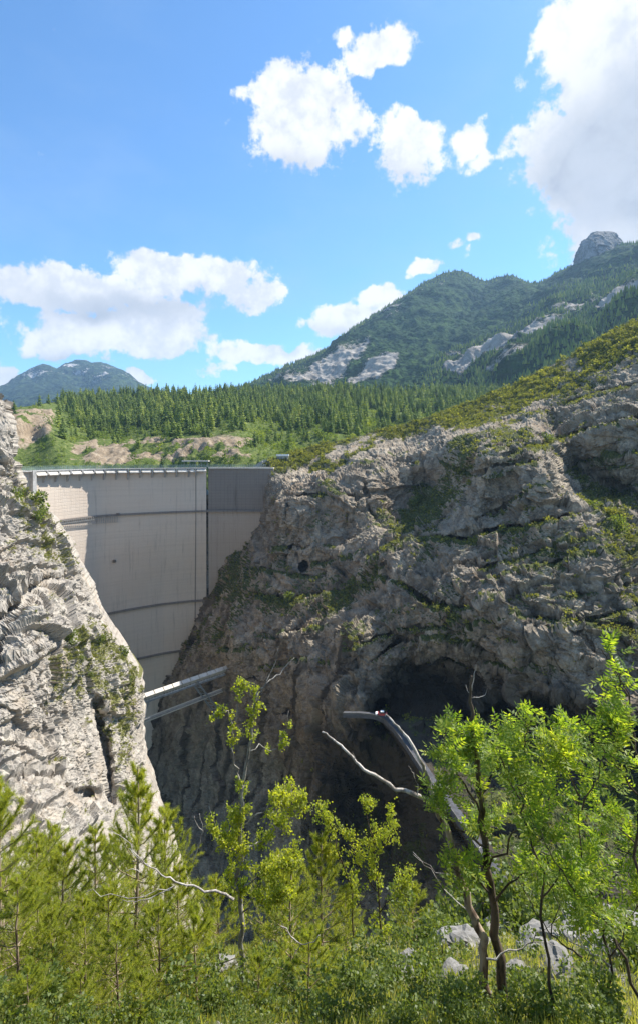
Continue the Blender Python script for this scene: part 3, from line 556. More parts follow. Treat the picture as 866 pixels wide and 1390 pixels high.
# brackets and the bright parapet panels between them
def sloped(seg, h):
    b = MB(); vs = []
    for q in seg: vs += [dam_pt(q, ZC + .15, 1.9), dam_pt(q, ZC - h + .5, 3.9), dam_pt(q, ZC - h, 3.9), dam_pt(q, ZC - .3, 1.5)]
    n = len(seg); b.add(vs, [(4 * i + j, 4 * i + 4 + j, 4 * i + 4 + (j + 1) % 4, 4 * i + (j + 1) % 4) for i in range(n - 1) for j in range(4)] + [(0, 1, 2, 3), (4 * n - 1, 4 * n - 2, 4 * n - 3, 4 * n - 4)]); b.build('parapet_panel', M['pale_conc'], dam)
bpx = [42 + 16.45 * k for k in range(15)]
rowsb = [plan_at_px(q) for q in bpx[:-1]] + [plan_at_px(266)]
for k, r in enumerate(rowsb):
    b = MB(); hh = 5.6 if k < 9 else 4.6
    x, y, s_, a = r; n = Vector((math.cos(a), -math.sin(a), 0)); tg = Vector((math.sin(a), math.cos(a), 0))
    for zt, zb, o1, o2 in ((-0.5, -2.6, 3.6, 3.6), (-2.6, -hh - 1.8, 3.4, 0.5)):
        vs = []
        for zz, oo in ((ZC + zt, o1), (ZC + zb, o2)):
            for sg in (-.45, .45):
                for q in (-.2, oo): vs.append(dam_pt(r, zz, q) + tg * sg)
        b.add(vs, [(0, 1, 3, 2), (4, 6, 7, 5), (0, 4, 5, 1), (2, 3, 7, 6), (0, 2, 6, 4), (1, 5, 7, 3)])
    b.build('bracket', M['grey_conc'], dam)
    if k < len(rowsb) - 1:
        seg = [q for q in PLAN if r[2] + .9 < q[2] < rowsb[k + 1][2] - .9]
        if len(seg) > 2: sloped(seg, 2.9)
seg = [q for q in PLAN if rowsb[-1][2] + .9 < q[2] and px_of(q) < 281]
sloped(seg, 2.4)
# railing: posts and rails along the crest
rr = np.array([r for r in PLAN[2:-10] if px_of(r) < 360])
for oo, hh, w_, zs in ((2.0, 2.0, .13, (.5, 1.0, 1.5, 2.0)), (-4.6, 2.6, .14, (.6, 1.2, 1.8, 2.5))):
    rl = MB()
    for k in range(0, len(rr), 3): rl.bar(dam_pt(rr[k], ZC + .05, oo), dam_pt(rr[k], ZC + hh, oo), w_, w_)
    for k in range(0, len(rr) - 6, 6):
        for zz in zs: rl.bar(dam_pt(rr[k], ZC + zz, oo), dam_pt(rr[k + 6], ZC + zz, oo), w_ * .7, w_ * .7)
    rl.build('crest_railing', M['rail'], dam)

# small fittings on the face
for (qx, zz) in ((160, -38.6), (155, -70.0)):
    r = plan_at_px(qx); b = MB(); b.box(dam_pt(r, zz, 1.0), (1.8, 1.6, 1.6)); b.tube([dam_pt(r, zz, 1.0), dam_pt(r, zz - .2, 2.6)], .35, 8); b.build('outlet_box', M['conc_dark'], dam)
# long roofed shelter standing on the crest
sh = empty('open_shelter', tuple(P(266, 634, 415)), 'flat roofed open shelter on slim posts standing on the dam crest', 'shelter')
b = MB(); a1 = P(248, 625.6, 418); a2 = P(284, 625.6, 418); b.bar(a1, a2, 5, .9); b.build('roof', M['pale_conc'], sh)
for k in range(5):
    q = a1.lerp(a2, (k + .3) / 4.6); b = MB(); b.bar(q - Vector((0, 0, .4)), (q.x, q.y, ZC + .1), .3, .3, up=(1, 0, 0)); b.build('post', M['grey_conc'], sh)
# right abutment: ramped access wall with rail, and white cabin
ab = empty('access_ramp', tuple(P(360, 634, 415)), 'grey concrete ramp with railing joining the dam crest to the right cliff', 'ramp')
pts = [P(346, 633.0, 413), P(352, 629.6, 410), (P(360, 624, 406)), P(372, 622.5, 400), P(394, 622.5, 400)]
b = MB()
for p0, p1 in zip(pts[:-1], pts[1:]): b.bar(p0 - Vector((0, 0, 3.4)), p1 - Vector((0, 0, 3.4)), 4, 6)
b.build('retaining_wall', M['grey_conc'], ab)
b = MB()
for p0, p1 in zip(pts[:-1], pts[1:]):
    for zz in (.4, .9, 1.4): b.bar(p0 + Vector((0, -1.9, zz - .4)), p1 + Vector((0, -1.9, zz - .4)), .09, .09)
    n_ = max(2, int((p1 - p0).length / 1.6))
    for k in range(n_): q = p0.lerp(p1, k / n_); b.bar(q + Vector((0, -1.9, -.4)), q + Vector((0, -1.9, 1.1)), .09, .09, up=(1, 0, 0))
b.build('railing', M['rail'], ab)
cb = empty('white_cabin', tuple(P(384, 622, 399)), 'small white flat roofed cabin at the right end of the dam crest', 'cabin')
b = MB(); b.box(P(384, 620.5, 399), (8.4, 4, 2.2)); b.build('wall', M['grey_conc'], cb)
b = MB(); b.box(P(384, 617.8, 398.6), (9.4, 5, 1.5)); b.build('roof', M['white'], cb)

# ------------------------------------------------------------------ footbridges in the gorge below the dam
def unproj_v(x, y, d): return Vector(((x - CX) / F * d, d, (CY - y) / F * d))
def bridge():
    P = lambda x, y, d: unproj_v(x, y, d * .925)
    br = empty('gorge_footbridge', tuple(P(312, 906, 336)), 'upper covered footbridge with pale side panels crossing the gorge below the dam', 'bridge')
    A, B = P(183, 950, 296), P(314, 905, 334); d = (B - A).normalized(); L = (B - A).length; sd = d.cross(Vector((0, 0, 1))).normalized()
    n = 11
    for k in range(n):                                          # side panels with gaps
        p0 = A + d * (L * k / n + .25); p1 = A + d * (L * (k + 1) / n - .15); b = MB(); b.bar(p0 - Vector((0, 0, .2)), p1 - Vector((0, 0, .2)), 2.4, 2.2, up=(0, -.62, .78)); b.build('side_panel', M['pale_conc'], br)
    b = MB(); b.bar(A - Vector((0, 0, 3.2)) + sd * 0.2, B - Vector((0, 0, 3.2)) + sd * 0.2, 1.2, .7); b.build('deck_girder', M['metal'], br)
    b = MB(); b.bar(A - Vector((0, 0, 2.0)) + sd * -1.2, B - Vector((0, 0, 2.0)) + sd * -1.2, 2.6, .25)
    b.build('deck', M['grey_conc'], br); b = MB()
    for zz in (-2.35, -2.75): b.bar(A + Vector((0, 0, zz)) + sd * .45, B + Vector((0, 0, zz)) + sd * .45, .12, .14)
    for k in range(34): q = A + d * (L * k / 34); b.bar(q + Vector((0, 0, -1.9)) + sd * .45, q + Vector((0, 0, -3.3)) + sd * .45, .12, .12, up=tuple(d))
    b.build('lower_rail', M['white'], br)
    b2 = empty('gorge_footbridge', tuple(P(306, 938, 334)), 'slim lower footbridge with twin white rails under the covered one', 'bridge')
    A2, B2 = P(180, 984, 300), P(308, 934, 334); b = MB(); b.bar(A2, B2, 2.2, .6); b.build('deck', M['grey_conc'], b2)
    for zz in (1.1, -.9):
        b = MB(); b.bar(A2 + Vector((0, -1.2, zz)), B2 + Vector((0, -1.2, zz)), .35, .5); b.build('rail', M['pale_conc'], b2)
    b = MB(); d2 = (B2 - A2).normalized(); L2 = (B2 - A2).length
    for k in range(26): q = A2 + d2 * (L2 * k / 26) + Vector((0, -1.2, 0)); b.bar(q + Vector((0, 0, 1.1)), q + Vector((0, 0, -.9)), .12, .12, up=tuple(d2))
    tag(b.build('baluster_row', M['metal'], b2), kind='stuff')
    s0, s1 = P(265, 927, 318), P(301, 976, 334)
    for off in (-1.2, 1.2):
        b = MB(); b.bar(s0 + Vector((off, 0, off * .5)), s1 + Vector((off, 0, off * .5)), .7, .8); b.build('strut', M['metal'], br)
    b = MB()
    for k in range(12): q0 = s0.lerp(s1, k / 12); q1 = s0.lerp(s1, (k + .9) / 12); b.bar(q0 + Vector((-1.2, 0, -.6)), q1 + Vector((1.2, 0, .6)), .22, .22)
    b.build('strut_lacing', M['metal'], br)
    b = MB(); b.bar(P(203, 950, 301), P(190, 992, 296), .6, .6); b.build('strut', M['metal'], br)
bridge()

# ------------------------------------------------------------------ gorge road, tunnel mouth, car
rd = [(466, 968), (490, 968.3), (508, 970), (524, 976), (540, 992), (556, 1014), (580, 1050), (604, 1082), (622, 1106), (645, 1140), (672, 1180), (710, 1240), (760, 1310), (830, 1400)]; rd = [(x, y, 93.0 * F / max(y - CY, 1) if y > 975 else (194, 192.5, 190.5)[k] * 1.0) for k, (x, y) in enumerate(rd)]
V = []; rw = 1.3
for k, q in enumerate(rd):
    p = P(*q); a = P(*rd[max(k - 1, 0)]); c = P(*rd[min(k + 1, len(rd) - 1)]); d = Vector((c.x - a.x, c.y - a.y, 0)).normalized(); s_ = Vector((d.y, -d.x, 0))
    V.append((p, s_, d))
b = MB()
for (p, s_, d), (p2, s2, d2) in zip(V[:-1], V[1:]):
    b.add([p + s_ * rw, p - s_ * rw, p2 - s2 * rw, p2 + s2 * rw, p + s_ * rw - Vector((0, 0, 1.2)), p - s_ * rw - Vector((0, 0, 1.2)), p2 - s2 * rw - Vector((0, 0, 1.2)), p2 + s2 * rw - Vector((0, 0, 1.2))],
          [(0, 1, 2, 3), (0, 3, 7, 4), (1, 5, 6, 2), (4, 7, 6, 5)])
road = b.build('gorge_road', M['asphalt']); tag(road, kind='structure')
b = MB()
for (p, s_, d), (p2, s2, d2) in zip(V[:-1], V[1:]):
    b.bar(p + s_ * (rw - .15) + Vector((0, 0, .3)), p2 + s2 * (rw - .15) + Vector((0, 0, .3)), .3, .6)
kw = b.build('low_wall', M['old_wall'], origin=V[0][0]); tag(kw, 'low grey parapet wall along the outer edge of the gorge road', 'wall')
def car():
    c0 = P(517.5, 971.5, 188.0); c = empty('parked_car', tuple(c0), 'small dark red car with white front standing at the tunnel mouth on the gorge road', 'car')
    ax = Vector((1, -.12, 0)).normalized(); ay = Vector((.12, 1, 0)).normalized(); az = Vector((0, 0, 1))
    red = plain('dark_red_paint', (0.35, 0.03, 0.03), 0.3, var=.1, spec=.6); gl = plain('car_glass', (0.02, 0.025, 0.03), 0.1, spec=.8); rb = plain('tyre_rubber', (0.02, 0.02, 0.02), 0.9)
    def prof(pts, w, name, mat, parent=c):
        b = MB(); n = len(pts); vs = [c0 + ax * x + az * z - ay * w for x, z in pts] + [c0 + ax * x + az * z + ay * w for x, z in pts]
        b.add(vs, [tuple(range(n)), tuple(range(2 * n - 1, n - 1, -1))] + [(k, k + n, (k + 1) % n + n, (k + 1) % n) for k in range(n)]); o = b.build(name, mat, parent)
        md = o.modifiers.new('bevel', 'BEVEL'); md.width = .06; md.segments = 2; return o
    prof([(-2.0, .35), (-2.05, .7), (-1.9, .9), (-.95, 1.0), (.0, 1.02), (1.5, 1.05), (2.0, .95), (2.05, .4), (1.6, .28), (-1.6, .28)], .84, 'body', red)
    prof([(-.95, .98), (-.35, 1.48), (.9, 1.52), (1.55, 1.04)], .74, 'cabin', gl); prof([(-.35, 1.46), (-.3, 1.55), (.85, 1.58), (.95, 1.50)], .70, 'roof', M['white'])
    prof([(-2.1, .35), (-2.12, .85), (-1.75, .95), (-1.3, .98), (-1.7, .32)], .86, 'bonnet', M['white'])
    for sx in (-1.3, 1.3):
        for sy in (-.8, .8):
            b = MB(); q = c0 + ax * sx + az * .32; b.tube([q + ay * (sy - .1), q + ay * (sy + .1)], .32, 14); w_ = b.build('wheel', rb, c)
            b = MB(); b.tube([q + ay * (sy - .12), q + ay * (sy + .12)], .18, 10); h_ = b.build('rim', M['metal'], c); h_.parent = w_
    for sy in (-.6, .6):
        b = MB(); b.box(c0 - ax * 2.1 + ay * sy + az * .68, (.08, .3, .16), (ax, ay, az)); b.build('headlight', M['white'], c)
car()

# ------------------------------------------------------------------ forested hill behind the dam
def hill_mat():
    m, t = new_mat('hill_soil_and_grass'); p = t.n('ShaderNodeTexCoord').outputs['Object']
    ea = t.n('ShaderNodeAttribute', attribute_name='earth').outputs['Fac']; f = t.noise(p, 0.25, 8, 0.7); g = t.noise(p, 0.03, 5)
    gr = t.ramp(f, [(0.3, (0.045, 0.07, 0.018)), (0.5, (0.09, 0.12, 0.03)), (0.7, (0.19, 0.20, 0.07))])
    e = t.ramp(t.noise(t.mapping(p, scale=(1, 1, 0.35)), 0.18, 8, 0.7), [(0.3, (0.13, 0.10, 0.065)), (0.5, (0.26, 0.20, 0.135)), (0.7, (0.40, 0.33, 0.24))])
    c = t.mix(t.step(t.m('ADD', ea, t.m('MULTIPLY', t.m('SUBTRACT', f, 0.5), 1.4)), 0.38, 0.6), gr, e); finish(t, c, 0.95, f, 2.0, 1.0, spec=0.05); return m
CP_H = [(x, y, d) for x in (-150, 50, 250, 450, 650, 900) for y, d in ((660, 455), (636, 480), (612, 515), (592, 560))] + \
       [(x, y, d) for x in (-150, 100, 350, 650, 900) for y, d in ((570, 700), (550, 900), (538, 1100))] + [(30, 575, 560), (60, 590, 545), (330, 575, 620)]
SKY_H = [(-150, 556), (0, 557), (30, 553), (60, 547), (100, 541), (150, 537), (200, 534), (250, 536), (300, 532), (380, 528), (480, 529), (560, 531), (640, 530), (700, 524), (780, 512), (900, 500)]
def build_hill():
    nu, nv = 420, 150; px1 = np.linspace(-150, 900, nu); ys = lerp_line(px1, SKY_H); v = np.linspace(0, 1, nv)
    px = np.repeat(px1[:, None], nv, 1); py = ys[:, None] + (662 - ys)[:, None] * v[None]; d = rbf(CP_H, np.stack([px, py], -1), 20)
    Pt = unproj(px, py, d); N = gnormal(Pt)
    bank = sst(py, 588, 602) * sst(px, 100, 130); bank2 = poly_mask(px, py, [(0, 560), (78, 556), (70, 590), (40, 612), (10, 615), (0, 600)], 6); ero = np.clip(bank + bank2, 0, 1)
    rel = 12 * fbm(Pt, 120, 4) + 3 * fbm(Pt, 20, 4) + ero * (5.0 * fbm(Pt * np.array([1, .25, .35]), 9, 4, .5, ridge=True) + 1.2 * fbm(Pt, 3, 3))
    Pn = Pt + np.array([0, -.2, 1.0]) * (rel * (0.25 + .75 * ero) + 0)[..., None]
    n = fbm(Pt, 28, 4, off=7)
    earth = (.95 * poly_mask(px, py, [(100, 606), (120, 600), (190, 604), (250, 596), (330, 592), (345, 600), (320, 615), (350, 632), (90, 632)], 8)) * sst(n, -.22, .12) + .9 * bank2 * sst(n, -.3, .1) + .35 * poly_mask(px, py, [(280, 572), (330, 575), (330, 590), (290, 590)], 8)
    earth += .55 * poly_mask(px, py, [(95, 640), (180, 596), (210, 600), (160, 640)], 6) * sst(n, -.4, 0)
    rows = [];
    for dd, dz in ((60, -4), (200, -40), (500, -160)):
        q = Pn[:, 0].copy(); q[:, 1] += dd; q[:, 2] += dz; rows.append(q[:, None])
    Pf = np.concatenate(rows[::-1] + [Pn], 1); e2 = np.concatenate([earth[:, :1] * 0] * 3 + [earth], 1)
    o = mesh_np('forested_hill', Pf.reshape(-1, 3), grid_faces(nu, nv + 3), hill_mat(), attrs={'earth': e2}); tag(o, kind='structure'); return Pn, px, py, earth
HL = build_hill()

# ------------------------------------------------------------------ big mountain to the right, far peak to the left
def mtn_mat(name, gl, gd, rock, size):
    m, t = new_mat(name); p = t.n('ShaderNodeTexCoord').outputs['Object']; rk = t.n('ShaderNodeAttribute', attribute_name='rock').outputs['Fac']
    f = t.noise(p, 0.05 * size, 8, 0.72); c1 = t.noise(p, 0.006 * size, 6, 0.6); v = t.n('ShaderNodeTexVoronoi'); t.put(v.inputs['Vector'], p); v.inputs['Scale'].default_value = 0.075 * size
    bal = t.noise(p, 0.0028 * size, 3, 0.5)
    gr = t.mix(t.step(t.m('ADD', f, t.m('MULTIPLY', c1, 0.6)), 0.65, 0.95), gd, gl)
    gr = t.mix(t.m('MULTIPLY', t.step(v.outputs[0], 0.25, 0.75), 0.6), gr, tuple(x * .35 for x in gd))
    st = t.noise(t.mapping(p, scale=(1, 1, 0.25), rot=(0, 0.6, 0)), 0.02 * size, 8, 0.7)
    rc = t.ramp(st, [(0.32, tuple(x * .55 for x in rock)), (0.5, rock), (0.66, tuple(min(1, x * 1.3) for x in rock))])
    k = t.step(t.m('ADD', rk, t.m('MULTIPLY', t.m('SUBTRACT', f, 0.5), 1.9)), 0.36, 0.60)
    c = t.mix(k, gr, rc); h = t.m('ADD', t.m('MULTIPLY', f, 10), t.m('MULTIPLY', t.m('MULTIPLY', v.outputs[0], -9), t.m('SUBTRACT', 1.0, k)))
    h = t.m('ADD', h, t.m('MULTIPLY', st, 10)); finish(t, c, 0.95, h, 0.45 / size, 1.0, spec=0.03); return m
SKY_T = [(250, 545), (330, 524), (352, 514), (380, 501), (408, 490), (430, 481), (448, 471), (462, 458), (475, 448), (490, 438), (505, 430), (520, 419), (534, 411), (545, 404), (556, 397), (566, 390), (575, 383), (588, 377), (600, 371), (612, 368), (622, 367), (632, 369), (642, 374), (650, 379), (657, 382), (666, 380), (676, 376), (688, 374), (700, 376), (712, 381), (722, 385), (735, 383), (750, 374), (765, 366), (778, 360), (784, 356), (790, 354), (843, 332), (866, 330), (900, 322), (1000, 290), (1200, 280)]
CP_T = [(250, 545, 2600), (352, 514, 2700), (430, 481, 2800), (505, 430, 2950), (575, 383, 3100), (622, 367, 3200), (657, 382, 3250), (688, 374, 3150), (722, 385, 3000), (784, 356, 2700), (850, 332, 2500), (1000, 290, 2300), (1200, 280, 2200),
 (300, 560, 1900), (400, 560, 1800), (500, 560, 1650), (600, 560, 1450), (700, 560, 1250), (866, 560, 1000), (1100, 560, 800),
 (400, 525, 2200), (470, 520, 2050), (540, 520, 1950), (600, 500, 2050), (640, 500, 1800), (560, 450, 2450), (640, 440, 2650), (560, 400, 2960), (700, 440, 2250), (700, 470, 1800), (760, 440, 1750), (740, 400, 2600), (800, 400, 2200), (866, 400, 1650), (866, 440, 1250), (866, 360, 2150), (760, 480, 1300), (700, 500, 1350), (660, 520, 1480), (1000, 400, 1300), (520, 480, 2250), (450, 490, 2450)]
def build_mtn():
    nu, nv = 620, 300; px1 = np.linspace(250, 1200, nu); ys = lerp_line(px1, SKY_T) + 3.0 * fbm(np.stack([px1, px1 * 0, px1 * 0], -1), 16, 5, .65); v = np.linspace(0, 1, nv); px = np.repeat(px1[:, None], nv, 1); py = ys[:, None] + (570 - ys)[:, None] * v[None]
    d = rbf(CP_T, np.stack([px, py], -1), 14); Pt = unproj(px, py, d); N = gnormal(Pt)
    rel = 65 * fbm(Pt * np.array([1, 1, .5]), 480, 4, .5, off=2, ridge=True) + 26 * fbm(Pt, 110, 4, .55, ridge=True) + 8 * fbm(Pt, 22, 3, .6)
    top = np.exp(-((py - ys[:, None]) / 14.0) ** 2); Pn = Pt + N * (rel * (1 - .95 * top))[..., None]
    pm = lambda poly, s=7: poly_mask(px, py, [(a_, b_ + (8 if a_ < 560 else 3)) for a_, b_ in poly], s)
    n = fbm(Pt, 60, 4, off=5); rock = 0
    rock = rock + .95 * pm([(398, 530), (425, 512), (455, 490), (490, 472), (505, 464), (498, 482), (478, 500), (462, 520), (450, 532)]) + .95 * pm([(470, 532), (490, 515), (505, 498), (525, 490), (540, 492), (537, 515), (515, 530)]) + .6 * pm([(355, 522), (385, 508), (405, 498), (420, 500), (400, 522), (380, 528)])
    rock = rock + .6 * pm([(360, 518), (440, 495), (480, 480), (470, 500), (400, 530)], 8) * sst(n, 0, .3)
    rock = rock + .85 * pm([(605, 524), (640, 496), (680, 474), (715, 458), (765, 442), (724, 470), (694, 486), (660, 508), (640, 530)], 4) + .9 * pm([(805, 432), (840, 414), (880, 398), (880, 412), (845, 425), (815, 436)], 2) + .5 * pm([(690, 520), (730, 490), (700, 488), (670, 512)], 5) + .6 * pm([(700, 462), (760, 430), (866, 395), (880, 405), (770, 440), (710, 474)], 5) * sst(n, -.15, .2)
    rock = rock + .5 * pm([(500, 440), (545, 402), (560, 405), (530, 440)], 4) * sst(n, 0, .2) + .55 * pm([(565, 385), (600, 372), (600, 400), (575, 415)], 5) * sst(n, .05, .25) + .5 * pm([(612, 498), (634, 490), (636, 496), (615, 503)], 2)
    rows = []
    for dd, dz in ((60, -30), (300, -200), (900, -700)):
        q = Pn[:, 0].copy(); q[:, 1] += dd; q[:, 2] += dz; rows.append(q[:, None])
    Pf = np.concatenate(rows[::-1] + [Pn], 1); r2 = np.concatenate([rock[:, :1]] * 3 + [rock], 1)
    o = mesh_np('mountain_right', Pf.reshape(-1, 3), grid_faces(nu, nv + 3), mtn_mat('mountain_forest', (0.050, 0.092, 0.02), (0.018, 0.04, 0.013), (0.31, 0.28, 0.24), 1.0), attrs={'rock': r2}); tag(o, kind='structure')
    global TM; TM = (Pn, px, py, rock)
    # rock tower on its summit
    OUT = [(782, 362), (784, 346), (789, 336), (796, 327), (803, 320), (811, 316), (820, 313.5), (827, 315), (832, 321), (838, 324), (841, 331), (850, 345)]
    nv2 = 60; th = np.linspace(0, 2 * np.pi, 120); zz = np.linspace(0, 1, nv2); yrow = 372 + (313.5 - 372) * zz; D0 = 2600.0
    lx = np.interp(-yrow, [-q for q in (400, 356, 346, 336, 327, 320, 316, 313)], [782, 783, 785, 788, 793, 800, 807, 813]); rx = np.interp(-yrow, [-q for q in (400, 345, 331, 324, 321, 315, 313)], [860, 850, 843, 839, 834, 831, 827])
    c = (lx + rx) / 2; w = (rx - lx) / 2; X = c[None] + w[None] * np.cos(th)[:, None]; dd = D0 + w[None] / F * D0 * np.sin(th)[:, None] * 1.2
    Pt = unproj(X, np.repeat(yrow[None], 120, 0), dd); cc = unproj(c, yrow, np.full(nv2, D0)); N = Pt - cc[None]; N /= np.linalg.norm(N, axis=-1, keepdims=True) + 1e-6
    fq, e_, iq = cells(Pt * np.array([1, 1, .35]), 34); Pt = Pt + N * (12 * fbm(Pt * np.array([1, 1, .3]), 40, 4, ridge=True) + 20 * fq + 14 * (iq - .5) + 3 * fbm(Pt, 9, 3))[..., None]
    o = mesh_np('rock_tower', Pt.reshape(-1, 3), grid_faces(120, nv2), M['tower'], smooth=False, attrs={'rock': np.full(120 * nv2, .62)}); tag(o, kind='structure')
M['tower'] = mtn_mat('tower_rock', (0.07, 0.10, 0.03), (0.035, 0.055, 0.02), (0.20, 0.19, 0.18), 1.5)
build_mtn()
def build_peak():
    SK = [(-200, 560), (-60, 548), (0, 530), (20, 517), (35, 506), (50, 499), (60, 496.5), (68, 498), (76, 502), (86, 498), (96, 494), (108, 492), (118, 491.5), (124, 494), (136, 494), (148, 497), (158, 500), (166, 503), (176, 511), (186, 519), (196, 525), (215, 532), (260, 540), (330, 548), (500, 560)]
    CPp = [(x, 560, 4800) for x in (-200, 0, 200, 500)] + [(x, y, d) for x, y, d in ((-200, 558, 5400), (0, 530, 5800), (60, 497, 6200), (118, 492, 6400), (166, 503, 6300), (215, 532, 5900), (60, 530, 5400), (120, 530, 5500), (500, 558, 5600), (90, 512, 5900))]
    nu, nv = 340, 110; px1 = np.linspace(-200, 500, nu); ys = lerp_line(px1, SK); v = np.linspace(0, 1, nv); px = np.repeat(px1[:, None], nv, 1); py = ys[:, None] + (566 - ys)[:, None] * v[None]
    d = rbf(CPp, np.stack([px, py], -1), 10); Pt = unproj(px, py, d); N = gnormal(Pt); top = np.exp(-(py - ys[:, None]) / 5.0)
    rel = 110 * fbm(Pt * np.array([1, 1, .5]), 700, 5, .55, ridge=True) + 25 * fbm(Pt, 120, 3, .6, ridge=True); Pn = Pt + N * (rel * (1 - .8 * top))[..., None]; N2 = gnormal(Pn)
    n = fbm(Pt, 260, 4, off=5); rock = .62 * sst(py, 548, 512) * sst(n + .5 * (1 - N2[..., 2]), .12, .45)
    rows = []
    for dd, dz in ((200, -100), (900, -700)):
        q = Pn[:, 0].copy(); q[:, 1] += dd; q[:, 2] += dz; rows.append(q[:, None])
    Pf = np.concatenate(rows[::-1] + [Pn], 1); r2 = np.concatenate([rock[:, :1]] * 2 + [rock], 1)
    o = mesh_np('far_mountain', Pf.reshape(-1, 3), grid_faces(nu, nv + 2), mtn_mat('far_mountain_slopes', (0.05, 0.075, 0.03), (0.022, 0.038, 0.02), (0.42, 0.39, 0.36), 0.3), attrs={'rock': r2}); tag(o, kind='structure')
build_peak()
b = MB(); b.add([(-12000, -3000, -330), (12000, -3000, -330), (12000, 9000, -330), (-12000, 9000, -330)], [(0, 1, 2, 3)])
tag(b.build('valley_floor', plain('valley_ground', (0.12, 0.13, 0.07), 0.95, sc=0.01)), kind='structure')

# ------------------------------------------------------------------ haze
hz = MB(); zt = 1180.0; hz.add([(x, y, z) for x in (-9000, 9000) for y in (-2500, 8000) for z in (-331, zt)], [(0, 1, 3, 2), (4, 6, 7, 5), (0, 4, 5, 1), (2, 3, 7, 6), (0, 2, 6, 4), (1, 5, 7, 3)])
hm = bpy.data.materials.new('air'); hm.use_nodes = True; th = NT(hm.node_tree); pv = th.n('ShaderNodeVolumePrincipled'); pv.inputs['Color'].default_value = (0.45, 0.70, 1.0, 1); pv.inputs['Density'].default_value = 5.6e-5; pv.inputs['Anisotropy'].default_value = 0.2
oo = th.n('ShaderNodeOutputMaterial'); hm.node_tree.links.new(pv.outputs[0], oo.inputs['Volume'])
tag(hz.build('haze', hm), kind='stuff')

# ------------------------------------------------------------------ vegetation helpers
def frames(n, rng, tilt=1.0):
    a = rng.normal(size=(n, 3)); a[:, 2] *= tilt; a /= np.linalg.norm(a, axis=1)[:, None]; b = rng.normal(size=(n, 3)); b -= (a * b).sum(1)[:, None] * a; b /= np.linalg.norm(b, axis=1)[:, None]; return a, b
def leaves_np(C, A, B, L, Wd, fold=0.0):
    """diamond leaves: C base, A axis, B side; returns V, F"""
    N = np.cross(A, B); L = np.asarray(L)[:, None]; Wd = np.asarray(Wd)[:, None]
    v = np.stack([C, C + A * L * .45 + B * Wd * .5 + N * fold * Wd, C + A * L, C + A * L * .45 - B * Wd * .5 + N * fold * Wd], 1); n = len(C)
    return v.reshape(-1, 3), np.arange(4 * n).reshape(n, 4)
def conifer_mesh(h, rad, seed, tiers=9, gap=.12):
    rg = np.random.default_rng(seed); V = []; Fs = []; mi = []
    for k in range(4):                                      # trunk
        a = k * math.pi / 2; V += [(math.cos(a) * rad * .07, math.sin(a) * rad * .07, -h * .06), (0, 0, h * .97)]
    for k in range(4): Fs.append((2 * k, 2 * ((k + 1) % 4), 2 * k + 1)); mi.append(0)
    for t_ in range(tiers):
        f = t_ / (tiers - 1); z = h * (gap + (1 - gap) * f ** .92); r = rad * (1 - f) ** .8 * rg.uniform(.8, 1.15) + .03 * h * .3; nb = max(5, int(11 - 5 * f)); ph = rg.uniform(0, 6)
        for j in range(nb):
            a = ph + 6.283 * j / nb + rg.normal() * .15; rr = r * rg.uniform(.65, 1.2); w = 6.283 / nb * .62; dz = -rr * rg.uniform(.25, .6); b = len(V)
            V += [(0, 0, z + h * .06), (math.cos(a - w) * rr * .7, math.sin(a - w) * rr * .7, z + dz * .9), (math.cos(a) * rr, math.sin(a) * rr, z + dz * .6), (math.cos(a + w) * rr * .7, math.sin(a + w) * rr * .7, z + dz * .9)]
            Fs += [(b, b + 1, b + 2), (b, b + 2, b + 3)]; mi += [1, 1]
    b = len(V); V += [(0, 0, h), (rad * .1, 0, h * .88), (-rad * .05, rad * .09, h * .88), (-rad * .05, -rad * .09, h * .88)]; Fs += [(b, b + 1, b + 2), (b, b + 2, b + 3), (b, b + 3, b + 1)]; mi += [1] * 3
    return np.array(V, float), np.array(Fs), np.array(mi)
def clump_mesh(h, rad, n, ls, seed, low=.15):
    rg = np.random.default_rng(seed); k = 9; cc = rg.normal(size=(k, 3)) * .38; cc[:, 2] = rg.uniform(low, .85, k); c = cc[rg.integers(0, k, n)] * [rad, rad, h]; d = rg.normal(size=(n, 3)); d /= np.linalg.norm(d, axis=1)[:, None]
    c = c + d * (rad * .42) * rg.uniform(.6, 1.05, (n, 1)) * [1, 1, .8]; A = d + rg.normal(size=(n, 3)) * .5; A /= np.linalg.norm(A, axis=1)[:, None]; B = np.cross(A, rg.normal(size=(n, 3))); B /= np.linalg.norm(B, axis=1)[:, None]
    V, Fq = leaves_np(c, A, B, ls * rg.uniform(.7, 1.4, n), ls * rg.uniform(.6, 1.0, n)); Ft = np.concatenate([Fq[:, [0, 1, 2]], Fq[:, [0, 2, 3]]])
    tv = []; tf = []
    for q in range(4): a = q * math.pi / 2; tv += [(math.cos(a) * rad * .05, math.sin(a) * rad * .05, -h * .1), (0, 0, h * .6)]
    for q in range(4): tf.append((2 * q, 2 * ((q + 1) % 4), 2 * q + 1))
    return np.concatenate([np.array(tv), V]), np.concatenate([np.array(tf), Ft + 8]), np.array([0] * 4 + [1] * len(Ft))
def scatter_pts(Pn, wgt, n, rng):
    """random points on a grid surface with probability ~ world area * weight"""
    a = Pn[1:, :-1] - Pn[:-1, :-1]; b = Pn[:-1, 1:] - Pn[:-1, :-1]; A = np.linalg.norm(np.cross(a, b), axis=-1) * wgt[:-1, :-1]; pr = A.ravel() / A.sum()
    idx = rng.choice(len(pr), n, p=pr); i, j = np.unravel_index(idx, A.shape); u = rng.random((n, 1)); v = rng.random((n, 1)); return Pn[i, j] + a[i, j] * u + b[i, j] * v, i, j
